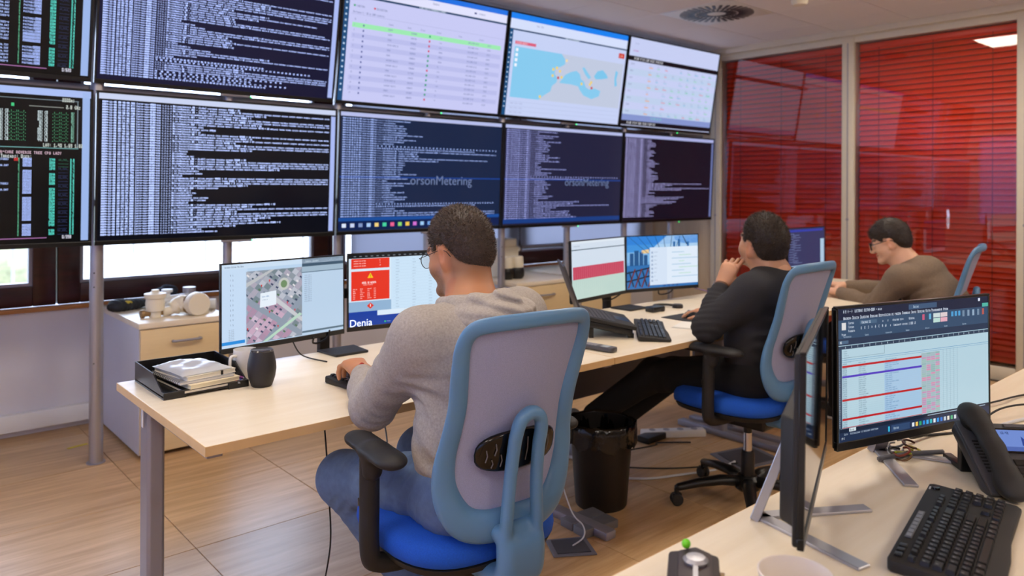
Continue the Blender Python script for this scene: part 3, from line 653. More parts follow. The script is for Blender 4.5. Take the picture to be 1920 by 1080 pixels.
_, T3 = tv(3, 1, lambda d: scr_desk(d, '22223c', '8c92cc', .0108, False, True), 'lower wall screen with grey-violet log text and a thin blue line')
tv(4, 1, lambda d: scr_log(d, '14101e', '9c98cc', 50, .0108, dense=.1, top='a8aede', hexlines=.03, shortness=.75, side='6a74a8'), 'lower wall screen nearest the beige panel with short log lines on near-black')
M_MARK = emit('watermark_letters', '6c84b4', .36)
for t_, x in ((T2, -.13), (T3, -.02)):
    font_text('watermark', 'orsonMetering', .085, M_MARK, t_, (x, -.0008, .312))
# ================================================================== DESKS AND CABINETS
ZD = .735
def desk(x0, x1, y0, y1, label, leg_l=True, leg_r=True, panel=None, group=None, legy=None):
    e = empty('desk', ((x0+x1)/2, (y0+y1)/2, 0), label=label, cat='desk', group=group); h = (x1-x0)/2; dd = (y1-y0)/2
    boxo('tabletop', -h, h, -dd, dd, ZD-.026, ZD, M_MAPLE, e, bevel=.0015, seg=1)
    eb = .0012
    MB().box(-h-eb, h+eb, -dd-eb, -dd, ZD-.0255, ZD-.001).box(-h-eb, -h, -dd, dd, ZD-.0255, ZD-.001).box(h, h+eb, -dd, dd, ZD-.0255, ZD-.001).box(-h-eb, h+eb, dd, dd+eb, ZD-.0255, ZD-.001).build('edge_band', M_MAPLE_EDGE, e)
    ly = (legy if legy is not None else .25*dd)
    for s_, on in ((-1, leg_l), (1, leg_r)):
        if not on: continue
        x = s_*(h-.052)
        lg = MB().prism([(-.026, -.03), (-.018, -.040), (.018, -.040), (.026, -.03), (.026, .040), (-.026, .040)], .03, ZD-.03).build('leg', M_ALU, e, bevel=.003, loc=(x, ly, 0))
        boxo('foot', -.03, .03, -dd+.06-ly, dd-.04-ly, 0, .035, M_ALU, lg, bevel=.008); boxo('clip', -s_*-.0335, -s_*-.031, -.012, .004, ZD-.10, ZD-.03, M_WHITE, lg, bevel=.001)
        boxo('top_bar', -.02, .02, -dd+.08-ly, dd-.08-ly, ZD-.06, ZD-.027, M_ALU, lg)
    boxo('crossbeam', -h+.07, h-.07, dd-.14, dd-.10, ZD-.075, ZD-.03, M_BLACKM, e)
    if panel: boxo('modesty_panel', -h+.02, h-.02, dd-.085, dd-.067, panel, ZD-.03, mat('grey_panel', '6a6468', .6), e)
    return e
G = 'maple desks in the row facing the screen wall'
DA = desk(.673, 2.204, 1.915, 2.733, 'pale maple desk of the man in the grey hoodie, with the letter tray', legy=.20, leg_r=False, group=G)
DB = desk(2.210, 3.741, 1.915, 2.733, 'pale maple desk of the man in the black sweatshirt, laptop on it', panel=.32, group=G)
DC = desk(3.747, 5.40, 1.915, 2.733, 'pale maple desk of the man in the brown jumper, nearest the red blinds', panel=.32, group=G)
G2 = 'maple desks in the foreground row'
desk(.50, 2.204, .03, .838, 'pale maple foreground desk under the black keyboard', group=G2)
desk(2.210, 3.80, .03, .838, 'pale maple foreground desk at the right edge under loose cables', group=G2)
def cabinet(x0, x1, label, ndraw=2, side=M_WHITE):
    e = empty('drawer_cabinet', ((x0+x1)/2, 4.50, 0), label=label, cat='cabinet', group='low drawer cabinets under the screens'); h = (x1-x0)/2
    boxo('carcass', -h, h, -.38, .39, .02, .66, mat('cabinet_side', 'cfd0da', .5), e); boxo('top', -h-.006, h+.006, -.40, .40, .66, .69, M_MAPLE, e, bevel=.003)
    hh = .635/ndraw
    for k in range(ndraw):
        d = boxo('drawer', -h+.003, h-.003, -.40, -.38, .025+k*hh, .025+(k+1)*hh-.006, mat('drawer_front', 'e4cb9c', .45, noise=.03, nscale=10, stretch=(1, 8, 8)), e, bevel=.0015)
        MB().tube(spline([(-.066, -.402, .025+(k+1)*hh-.075), (-.06, -.425, .025+(k+1)*hh-.075), (.06, -.425, .025+(k+1)*hh-.075), (.066, -.402, .025+(k+1)*hh-.075)], 4), .007, 8).build('handle', M_ALU, d, smooth=True)
    return e
cabinet(1.115, 1.565, 'low cabinet with pale wooden drawers and a white side, left of the aerial map monitor')
cabinet(3.655, 4.245, 'low white-sided cabinet carrying the cream and black device')
cabinet(4.335, 4.93, 'low cabinet mostly hidden behind the pink-banded spreadsheet monitor')
# bits on the cabinet
def thing_at(name, loc, label, cat, rz=0, group=None): return empty(name, loc, rz=rz, label=label, cat=cat, group=group)
Zc = .69; RX = lambda a: Matrix.Rotation(R(a), 4, 'X'); RY = lambda a: Matrix.Rotation(R(a), 4, 'Y'); RZ = lambda a: Matrix.Rotation(R(a), 4, 'Z'); TR = lambda *a: Matrix.Translation(a)
gmeter = 'water meter parts on the drawer cabinet'
e = thing_at('water_meter', (1.235, 4.27, Zc), 'upright cream water meter with a short brass pipe stub', 'water meter', group=gmeter)
MB().lathe([(.03, .0), (.03, .03), (.045, .035), (.048, .075), (.044, .1), (.052, .102), (.054, .125), (.03, .13), (.02, .135), (.018, .145), (.001, .146)], 24).build('body', M_IVORY, e, smooth='auto')
MB().lathe([(.018, -.075), (.022, -.07), (.022, -.055), (.016, -.05), (.016, .05), (.022, .055), (.022, .075)], 16, M=TR(0, 0, .022) @ RY(90)).build('pipe', M_BRASS, e, smooth='auto')
e = thing_at('water_meter', (1.385, 4.225, Zc), 'cream water meter lying on its side, its round cap towards the room', 'water meter', rz=R(-18), group=gmeter)
MB().lathe([(.058, -.03), (.062, -.025), (.062, .02), (.056, .03), (.02, .033), (.001, .033)], 26, M=TR(.05, -.03, .062) @ RX(90) @ RY(20)).build('cap', M_IVORY, e, smooth='auto')
MB().lathe([(.05, -.01), (.054, 0), (.05, .012)], 24, M=TR(.02, .01, .058) @ RX(90) @ RY(20)).build('ring', M_BRASS, e, smooth='auto')
MB().tube(spline([(.01, .02, .055), (-.04, .03, .06), (-.075, .02, .03), (-.12, .01, .022)], 5), [.046]*5+[.04]*5+[.024]*5+[.02], 16).build('spout', M_IVORY, e, smooth=True)
e = thing_at('valve', (1.37, 4.52, Zc), 'small white valve with a knob behind the water meters', 'valve', rz=R(15))
MB().tube([(-.08, 0, .05), (.08, 0, .05)], .024, 14).build('pipe', M_WHITE, e, smooth='auto'); MB().lathe([(.02, .04), (.018, .09), (.03, .095), (.03, .11), (.001, .112)], 16).build('knob', M_WHITE, e, smooth='auto')
MB().tube([(-.005, -.02, .022), (.01, -.14, .022)], .021, 14).build('outlet', M_WHITE, e, smooth='auto')
e = thing_at('pipe_fitting', (1.485, 4.37, Zc), 'white plastic T-shaped pipe fitting near the cabinet\'s right edge', 'pipe fitting', rz=R(-25))
MB().tube([(-.06, 0, .03), (.10, 0, .03)], .03, 14).build('run', M_WHITE, e, smooth='auto'); MB().tube([(-.03, 0, .03), (-.04, 0, .11)], .025, 14).build('branch', M_WHITE, e, smooth='auto'); MB().lathe([(.034, 0), (.034, .03)], 14, M=TR(-.04, 0, .10)).build('collar', M_ALU, e, smooth='auto')
e = thing_at('end_plug', (1.46, 4.24, Zc), 'cream flat pipe plug lying at the cabinet front edge', 'pipe plug')
MB().lathe([(.04, 0), (.044, .008), (.042, .026), (.02, .034), (.001, .035)], 20).build('cap', M_IVORY, e, smooth='auto'); MB().lathe([(.014, 0), (.014, .012), (.001, .013)], 10, M=TR(.0, 0, .034)).build('nub', M_IVORY, e, smooth='auto')
s_ = SDF().ell((0, 0, .028), (.115, .05, .03), RZ(10).to_3x3(), .02).ell((-.07, -.01, .03), (.05, .045, .032), k=.03).fold((0, 0, .04), (1, .3, 0), .03, .004, .12)
e = thing_at('work_glove', (1.20, 4.62, Zc), 'dark work glove with a yellow patch at the cabinet\'s rear left', 'glove', rz=R(10))
link('glove_body', s_.mesh('glove_body', .006), e, mat('black_glove', '1a1d24', .7), smooth=True); SDFy = SDF().ell((-.03, -.035, .045), (.03, .015, .012), k=.01); link('yellow_patch', SDFy.mesh('yellow_patch', .004), e, mat('yellow_patch', 'c8b030', .7), smooth=True)
s_ = SDF()
for k in range(9): s_.ell((random.uniform(-.07, .07), random.uniform(-.03, .03), .05+random.uniform(-.02, .04)), (.035, .03, .03), k=.015)
s_.ell((0, 0, .03), (.06, .04, .03))
tag(link('crumpled_cloth', s_.mesh('crumpled_cloth', .006), None, mat('dark_blue_cloth', '26303e', .9), smooth=True, loc=(1.42, 4.70, Zc)), 'crumpled dark blue cloth behind the water meters', 'cloth')
# device on second cabinet
e = thing_at('lab_device', (3.84, 4.42, Zc), 'cream device with two black-footed canisters on the far cabinet', 'device')
MB().box(-.09, .12, .0, .14, 0, .24).build('housing', M_IVORY, e, bevel=.012, seg=3, smooth='auto'); MB().box(-.07, .09, -.01, .12, .24, .30).build('head', M_IVORY, e, bevel=.01, seg=3, smooth='auto')
for x in (-.075, .03):
    c = MB().lathe([(.052, .085), (.055, .09), (.052, .16), (.046, .17), (.001, .171)], 20).build('canister', M_IVORY, e, smooth='auto', loc=(x, -.07, 0)); MB().lathe([(.048, 0), (.06, .02), (.062, .06), (.054, .085)], 20).build('canister_foot', M_BLACK, c, smooth='auto')
MB().tube([(-.1, .05, .2), (-.17, .05, .2)], .02, 10).build('nozzle', M_WHITE, e, smooth='auto'); MB().tube([(.12, .07, .21), (.18, .07, .21)], .02, 10).build('nozzle', M_WHITE, e, smooth='auto')

# ================================================================== MONITORS
MW, MH = .53, .318
def monitor(c, yaw, tilt, fn, label, stand=None, off=False):
    """c = centre of panel; local x right, front -y"""
    e = empty('monitor', (c[0], c[1], ZD), rz=yaw, label=label, cat='monitor', group='desktop monitors')
    zc = c[2]-ZD; b = .006; chin = .019
    Mt = Matrix.Translation((0, 0, zc)) @ Matrix.Rotation(-tilt, 4, 'X')
    def P(mb, nm, m, par=e, bev=.0, seg=2):
        o = mb.build(nm, m, par, bevel=bev, seg=seg, smooth='auto' if bev else False)
        if par is e: o.matrix_local = Mt
        return o
    P(MB().box(-MW/2, MW/2, -.001, .010, -MH/2, -MH/2+chin).box(-MW/2, MW/2, -.001, .010, MH/2-b, MH/2).box(-MW/2, -MW/2+b, -.001, .010, -MH/2+chin, MH/2-b).box(MW/2-b, MW/2, -.001, .010, -MH/2+chin, MH/2-b), 'bezel', M_BEZEL, bev=.0012, seg=1)
    P(MB().box(-MW/2+.003, MW/2-.003, .006, .018, -MH/2+.002, MH/2-.003), 'back_shell', M_BLACKM, bev=.004)
    bk = MB(); bk.prism([(-.20, .017), (.20, .017), (.17, .048), (-.17, .048)], -MH/2+.004, .03); P(bk, 'back_housing', M_BLACKM, bev=.006)
    W_, H_ = MW-2*b, MH-chin-b
    p = P(MB().box(-W_/2, W_/2, .001, .008, -MH/2+chin, MH/2-b), 'display', M_SCREENG if off else M_BEZEL)
    if fn:
        d = Draw(W_, H_); fn(d); q = d.build('screen_picture', p, off=-.0008); q.location = (0, 0, -MH/2+chin)
    if stand == 'v':
        for s_ in (-1, 1):
            a = Vector((0, .105, 0)); f = Vector((s_*.135, -.085, 0)); dr = (f-a).normalized(); n_ = Vector((-dr.y, dr.x, 0))*.015
            MB().add([a-n_, f-n_, f+n_, a+n_]+[v+Vector((0, 0, .006)) for v in (a-n_, f-n_, f+n_, a+n_)], [(3, 2, 1, 0), (4, 5, 6, 7), (0, 1, 5, 4), (1, 2, 6, 5), (2, 3, 7, 6), (3, 0, 4, 7)]).build('stand_foot', M_SILVER, e, bevel=.0015, seg=1)
        MB().box(-.024, .024, -.008, .010, 0, .19, M=TR(0, .112, 0) @ RX(20)).build('stand_neck', M_SILVER, e, bevel=.0015, seg=1)
    return e
def scr_gis(d):
    d.R(0, 0, 1, 1, 'b6d0ea', 0); d.R(0, 0, 1, .06, 'c8dcf0', 1); d.text(.02, .02, .022, 'Archivo Editar Ver Mapa', '6a7890')
    d.R(.0, .06, .19, 1, 'c2d8f0', 1); d.R(.63, .0, 1, .1, '41586c', 1); d.text(.66, .02, .024, 'Equipos  Lecturas', 'c8d8e4', 4); d.R(.63, .1, 1, .17, '9fb6c8', 1); d.R(.63, .17, 1, .18, '50687c', 2); d.R(.63, .18, 1, 1, 'b8cfe6', 1)
    for k in range(11): d.text(.06, .12+k*.06, .022, '%d  %d' % (random.randint(0, 9), random.randint(0, 9)), '6c7c98')
    for k in range(7): d.text(.05, .78+k*.02, .014, 'red sector', '8090a8')
    d.R(0, .925, .17, .965, '2c8ad8', 2)
    for r in range(14): d.text(.65, .21+r*.026, .014, '%s %s %d' % (hexs(6), hexs(6), random.randint(10, 99)), '8c9cb4')
    d.R(.63, .94, 1, .965, '5a7080', 3); d.R(.18, .10, .63, .99, '8c98a8', 1)
    A = lambda pts, c, ly=2: d.pg([(.18+.45*min(max(x, 0), 1), .10+.89*min(max(y, 0), 1)) for x, y in pts], c, ly)
    # aerial view: rotated city blocks
    ca, sa = math.cos(R(40)), math.sin(R(40))
    for i in range(-9, 10):
        for j in range(-9, 10):
            cx = .5+(i*ca-j*sa*.9)*.115; cy = .5+(i*sa+j*ca*.9)*.08
            if not (-.02 < cx < 1.02 and -.02 < cy < 1.02): continue
            if j == 2 or i == 3: continue
            pk = cy > .45 and cx < .75
            col = random.choice(['b08ea6', 'a88ca4', 'c4a6bc', 'a89cb0', 'c8b4c8'] if pk else ['8c96a0', 'a8acb8', '74848c', 'b8bcc8', '98a0b0', 'a8a4b4'])
            w_, h_ = .05, .036
            A([(cx+(sx*w_*ca-sy*h_*1.3*sa), cy+(sx*w_*sa+sy*h_*1.3*ca)*.8) for sx, sy in ((-1, -1), (1, -1), (1, 1), (-1, 1))], col)
            if random.random() < .55:
                A([(cx+(sx*w_*.5*ca-sy*h_*.4*sa)+.012, cy+(sx*w_*.5*sa+sy*h_*.4*ca)*.8+.03) for sx, sy in ((-1, -1), (1, -1), (1, 1), (-1, 1))], random.choice(['3c4664', '56745c', '46586c', 'e0dce0']), 3)
    A([(.66+.10*math.cos(a*math.pi/6), .22+.09*math.sin(a*math.pi/6)) for a in range(12)], 'c0c4c0', 4); A([(.66+.06*math.cos(a*math.pi/6), .22+.055*math.sin(a*math.pi/6)) for a in range(12)], '6f8c66', 5)
    A([(0, .16), (.42, .0), (.5, .0), (0, .22)], 'b9bcc0', 4); A([(.42, .32), (1, .74), (1, .80), (.38, .38)], 'c4c6cc', 4); A([(.28, 1), (.95, .66), (1, .69), (.36, 1)], 'b4d4c0', 4)
    for x, y in ((.02, .80), (.55, .82), (.40, .6), (.86, .62), (.72, .5), (.4, .16), (.26, .22)): A([(x-.014, y-.02), (x+.014, y-.02), (x, y+.02)], 'd02c2c', 6)
    A([(.24, .32), (.52, .30), (.52, .50), (.23, .52)], 'e2ecf6', 6); d.text(.30, .42, .018, 'Equipo 2041', '6a90c0', 7); d.text(.30, .46, .016, 'lectura ok', '9aaac0', 7)
def scr_alert(d):
    d.R(0, 0, 1, 1, 'c8e0f4', 0); d.R(0, 0, 1, .055, '15181c', 1)
    for k in range(20): d.R(.04+k*.048, .02, .06+k*.048, .035, '6a7078', 2)
    d.R(.0, .055, .36, .8, 'd4e4f2', 1); d.R(.02, .06, .345, .20, 'e23422', 2); d.R(.02, .235, .345, .645, 'e23422', 2)
    for k in range(3): d.text(.04, .08+k*.035, .018, 'contador sin lectura', 'ffd8d0', 3); d.text(.26, .08+k*.035, .018, '%d' % (k*7), 'ffd8d0', 3)
    d.pg([(.18, .26), (.205, .335), (.155, .335)], 'f4c81c', 4); d.R(.1785, .285, .1815, .315, '5a4400', 5); d.R(.1785, .32, .1815, .327, '5a4400', 5)
    d.text(.11, .385, .028, 'NIVEL DE ALERTA', 'ffffff', 4); d.text(.12, .42, .015, 'sistema en revision', 'ffd8d0', 4)
    for r in range(6):
        for u in (.035, .095, .155, .21): d.text(u, .475+r*.026, .015, random.choice(['Zona', 'alta', '00:12', 'error de enlace'])[:8 if u < .2 else 15], 'ffe0d8', 4)
    d.R(.0, .66, .36, .80, '8fb0d0', 2); d.pg([(.18, .68), (.21, .725), (.18, .77), (.15, .725)], 'd83420', 4); d.R(.177, .70, .183, .74, 'ffffff', 5)
    for r in range(17):
        v = .09+r*.042; d.R(.38, v+.03, .99, v+.0315, 'a8c4dc', 2)
        for u in (.40, .55, .70, .85): d.text(u, v, .015, random.choice(WORDS)[:8], '8ca4bc')
    d.R(0, .80, 1, 1, '0f3c9c', 1); d.R(.24, .80, 1, .87, 'd8e8f6', 2)
    d.R(.30, .955, .315, .975, '30c070', 3); d.text(.325, .955, .018, 'Activo', 'a0b8e8')
def scr_pink(d):
    d.R(0, 0, 1, 1, 'cfdcea', 0); d.R(0, 0, 1, .04, 'dbe6f0', 1); d.R(0, .14, 1, .155, '2c4a5c', 2); d.text(.04, .07, .024, 'hoja de lecturas', '8898a8')
    d.R(.02, .44, .98, .66, 'c0445c', 2)
    for k in range(26): d.R(.04+k*.036, .44, .042+k*.036, .97, 'a83a52' if False else '9cb4b4', 1); d.R(.05+k*.036, .45, .056+k*.036, .65, 'd06c80', 3)
    for r in range(9): d.R(.02, .68+r*.034, .98, .683+r*.034, 'b4ccc4', 2)
    d.R(0, .66, 1, 1, 'bcd4cc', 0.5)
def scr_bridge(d):
    d.R(0, 0, 1, 1, '3f8fd8', 0); d.R(0, 0, 1, .16, '2f80d4', 1); d.pg([(.55, 0), (1, 0), (1, .3), (.3, .3)], 'a8ccec', 1); d.R(0, .3, 1, .55, '7fb6e6', 1); d.R(0, .5, 1, 1, '2f6fb0', 1)
    for x, w_, t in ((.04, .05, .32), (.10, .06, .27), (.17, .05, .30), (.23, .05, .36)): d.R(x, t, x+w_, .56, '245488', 2)
    d.pg([(.2, .27), (.3, .25), (.3, .33), (.2, .33)], 'e8c890', 2)
    for k in range(7): d.pg([(.02+.12*k, 0), (.026+.12*k, 0), (.30+.06*k, .34), (.29+.06*k, .34)], '1c4270', 3)
    for y0 in (.62, .78): d.pg([(0, y0+.06), (.33, y0-.03), (.33, y0), (0, y0+.09)], '16283e', 3)
    for k in range(4): d.pg([(.02+k*.09, .66), (.04+k*.09, .66), (.10+k*.09, .96), (.08+k*.09, .96)], '20364e', 4); d.pg([(.10+k*.09, .62), (.12+k*.09, .62), (.03+k*.09, .98), (.01+k*.09, .98)], '6a3030', 4)
    d.pg([(.77, 0), (.78, 0), (.85, .18), (.83, .18)], '1c3a60', 4)
    for x, h_ in ((.64, .10), (.71, .14), (.84, .09)): d.R(x, .22-h_, x+.03, .24, '2864a0', 3)
    d.R(.31, .22, 1, .95, 'dce8f6', 5); d.R(.31, .22, .55, .95, 'd2e0f2', 6)
    for r in range(8):
        d.R(.33, .30+r*.078, .355, .34+r*.078, '9cb0cc', 7); d.text(.37, .30+r*.078, .02, random.choice(WORDS)[:9], '8fa0bc', 7)
    for r in range(9): d.R(.62+.1*(r % 2), .32+r*.06, .80+.14*(r % 3)*.7, .335+r*.06, 'b8dccc' if r % 2 else 'a8c8e0', 7)
    for k in range(4): d.R(.50+k*.06, .955, .53+k*.06, .985, '28508c', 7)
def scr_dark(d):
    d.R(0, 0, 1, 1, '30385e', 0); d.R(0, .03, .95, .08, '2a3fa8', 1); d.R(.88, .28, .985, 1, 'a9c6dc', 2); d.R(0, .88, .9, 1, 'a0b8d8', 2)
    for r in range(24): d.text(.03+.1*(r % 2), .12+r*.03, .017, ' '.join(hexs(6) for _ in range(random.randint(3, 7))), '8894c0')
def scr_sheet(d):
    d.R(0, 0, 1, 1, 'a8c8d8', 0); d.R(0, 0, 1, .085, '16203a', 1); d.R(0, .085, 1, .225, '2f4a68', 1); d.R(0, .225, 1, .275, '23344e', 1)
    d.text(.03, .012, .022, '# @ <- ->  LECTURAS SECTOR-2024 - hoja', 'c8d4e4'); d.R(.44, .012, .63, .052, '3a5474', 2); d.text(.47, .02, .022, 'Buscar', 'a8bcd0'); d.R(.955, .055, 1, .085, '4cb0a0', 3); d.R(.925, .01, .94, .035, 'd8e0f0', 3)
    d.text(.03, .06, .024, 'Archivo Inicio Insertar Dibujar Disposicion de pagina Formulas Datos Revisar Vista Programador Ayuda', 'd0dcec')
    d.R(.02, .105, .045, .16, 'd8d8d8', 3); d.text(.02, .185, .018, 'Pegar', 'c0ccdc')
    for r in range(3): d.text(.06, .10+r*.03, .02, ['Cortar', 'Copiar', 'Formato'][r], 'c0ccdc')
    d.R(.13, .10, .235, .128, '46627e', 2); d.text(.14, .103, .02, 'Calibri 11', 'd0dcec')
    for k in range(8): d.text(.135+k*.022, .145, .022, 'NKS=ACMA'[k], 'c8d4e4'); d.text(.27+k*.016, .11+.04*(k % 2), .02, '=', 'c8d4e4')
    d.text(.34, .11, .018, 'Ajustar texto', 'c0ccdc'); d.text(.34, .15, .018, 'Combinar y centrar', 'c0ccdc'); d.text(.44, .11, .02, 'General', 'c0ccdc'); d.text(.44, .15, .02, '% 000 ,0', 'c0ccdc')
    d.R(.53, .10, .545, .145, 'c05878', 3); d.R(.575, .10, .59, .145, '60a8d0', 3)
    for i, c in enumerate(['c8d8d8', 'd8c8cc', 'b8d8d0', 'e0a8b8']): d.R(.605+.05*(i % 2), .10+.04*(i//2), .652+.05*(i % 2), .135+.04*(i//2), c, 3)
    for k in range(3): d.R(.73+k*.025, .10, .745+k*.025, .14, '4c9cd0', 3)
    for k in range(5): d.R(.81+k*.036, .10, .825+k*.036, .15, ['7088a0', '8098b0', '90a8c0', '7088a0', 'b05850'][k], 3)
    for k, t in enumerate(['Portapapeles', 'Fuente', 'Alineacion', 'Numero', 'Estilos', 'Celdas', 'Edicion']): d.text(.03+k*.13, .205, .014, t, '9cb0c4')
    d.R(0, .24, .06, .265, '4a6480', 2); d.text(.01, .242, .02, 'A1', 'e0e8f0'); d.R(0, .28, 1, .305, '2a3c54', 2)
    for k in range(26): d.text(.04+k*.037, .283, .018, 'ABCDEFGHIJKLMNOPQRSTUVWXYZ'[k], 'b8c8d8')
    d.R(0, .305, .02, .90, '33475f', 2); d.R(.02, .305, 1, .90, 'b0cdda', 1)
    for r in range(36):
        v = .315+r*.0162
        d.text(.003, v, .011, '%d' % (r+1), 'a8b8c8')
        if r < 6: d.text(.03, v, .011, 'resumen de equipos'[:random.randint(6, 18)], '8098ac'); continue
        d.R(.02, v+.0135, .52, v+.0145, 'a4bccc', 2)
        d.text(.025, v, .011, hexs(8), '6c8498'); d.text(.12, v, .011, (random.choice(WORDS)+' '+random.choice(WORDS))[:20], '6c8498'); d.text(.285, v, .011, ' '.join(random.choice(WORDS) for _ in range(4))[:random.randint(12, 30)], '5c84b0')
        for c in range(4):
            d.R(.525+c*.031, v, .553+c*.031, v+.013, random.choice(['c090b4', 'd08cac', '8cb0b0', '98b8b4', '9cb4bc']), 3)
    d.R(.28, .43, .52, .89, 'a2c2de', 1.5); d.R(.52, .41, .645, .89, 'a8bcc4', 2)
    for k in range(5): d.R(.67+k*.025, .40, .6715+k*.025, .89, '88a4b8', 3)
    for r in range(29): d.R(.645, .415+r*.0162, .77, .416+r*.0162, '90acbf', 2)
    d.R(.02, .385, 1, .388, '4c88b8', 3); d.R(.02, .40, 1, .402, '4c88b8', 3); d.R(.28, .305, .2815, .37, '506880', 3); d.R(.02, .37, .28, .372, '506880', 3)
    for v, c in ((.428, 'b81c24'), (.505, '5038b8'), (.68, 'b81c24'), (.825, 'b81c24')): d.R(.02, v, .522, v+.016, c, 5)
    d.R(.02, .893, .522, .898, 'b02030', 5)
    d.R(0, .90, 1, .93, '1a2438', 4); d.R(.06, .902, .10, .928, 'd8e4ec', 5); d.text(.065, .906, .018, 'Hoja1', '304050', 6); d.R(.56, .912, .97, .918, 'a0b8cc', 5)
    d.R(0, .93, 1, 1, '22304c', 4); d.text(.03, .935, .016, 'Listo   Accesibilidad: es necesario investigar', 'a8b8cc', 5)
    d.R(.30, .945, .31, .985, '38b8e0', 5); d.R(.32, .94, .44, .99, '32486c', 5); d.text(.335, .955, .02, 'Buscar', 'a8bcd0', 6)
    for k, c in enumerate(['e0e8f0', 'f0c860', '30a070', '2888d8', '38a8e8', '30b8c0', 'd8e0e8', '2890e0', '3878d0', 'c0ccd8', 'e8e0d0', '58b080', 'd0d8e0']): d.R(.455+k*.024, .95, .470+k*.024, .982, c, 5)
    d.text(.86, .945, .016, '10:42', 'c8d4e0', 5); d.text(.86, .97, .016, '26/11/2024', 'c8d4e0', 5); d.text(.015, .965, .016, '14 C', 'c8d4e0', 5)
monitor((1.245, 2.696, .953), R(8.2), 0.01, scr_gis, 'monitor showing an aerial city map, behind the black tumbler')
m2 = monitor((1.792, 2.713, .953), R(-8), 0.01, scr_alert, 'monitor with a red alert panel, in front of the man in the hoodie')
font_text('city_name', 'Denia', .042, emit('logo_white', 'd8e6fa', .9), m2, (-.258, -.004, .078))
monitor((2.998, 2.707, .957), R(9.7), .03, scr_pink, 'monitor showing a spreadsheet with a wide pink-red band')
monitor((3.523, 2.693, .958), R(-12.8), .012, scr_bridge, 'monitor with a blue bridge picture and a chat window')
monitor((5.125, 2.66, .953), R(0), .01, scr_dark, 'monitor with a dark blue log screen, in front of the man in brown')
m6 = monitor((1.89, .706, .963), R(-16), .012, scr_sheet, 'foreground monitor with a spreadsheet crossed by red and violet lines', stand='v')
font_text('maker_name', 'nilox', .014, mat('logo_grey', 'c8ccd4', .4), m6, (.0, -.0015, .078), align='CENTER')
monitor((1.393, .700, .961), R(22.5), -.01, None, 'switched-off monitor seen almost edge-on at the left of the spreadsheet monitor', stand='v', off=True)
def dual_stand(x, y, span, label):
    e = empty('monitor_stand', (x, y, ZD), label=label, cat='monitor stand', group='dual monitor stands')
    MB().prism([(-.06, -.07), (.08, -.07), (.09, .062), (-.07, .062)], 0, .010).build('base_plate', M_BLACKM, e, bevel=.003)
    boxo('pole', -.022, .022, 1.0-.865, .165, -.04, .27, M_BLACKM, e, bevel=.004)
    for s_ in (-1, 1):
        a = boxo('arm', min(0, s_*span), max(0, s_*span), .118, .136, .19, .23, M_BLACKM, e, bevel=.003)
    return e
dual_stand(1.46, 2.67, .20, 'black stand behind the aerial map and red alert monitors')
dual_stand(3.16, 2.65, .20, 'black stand behind the pink spreadsheet and bridge picture monitors')
dual_stand(5.125, 2.65, .02, 'black stand of the monitor in front of the man in brown')
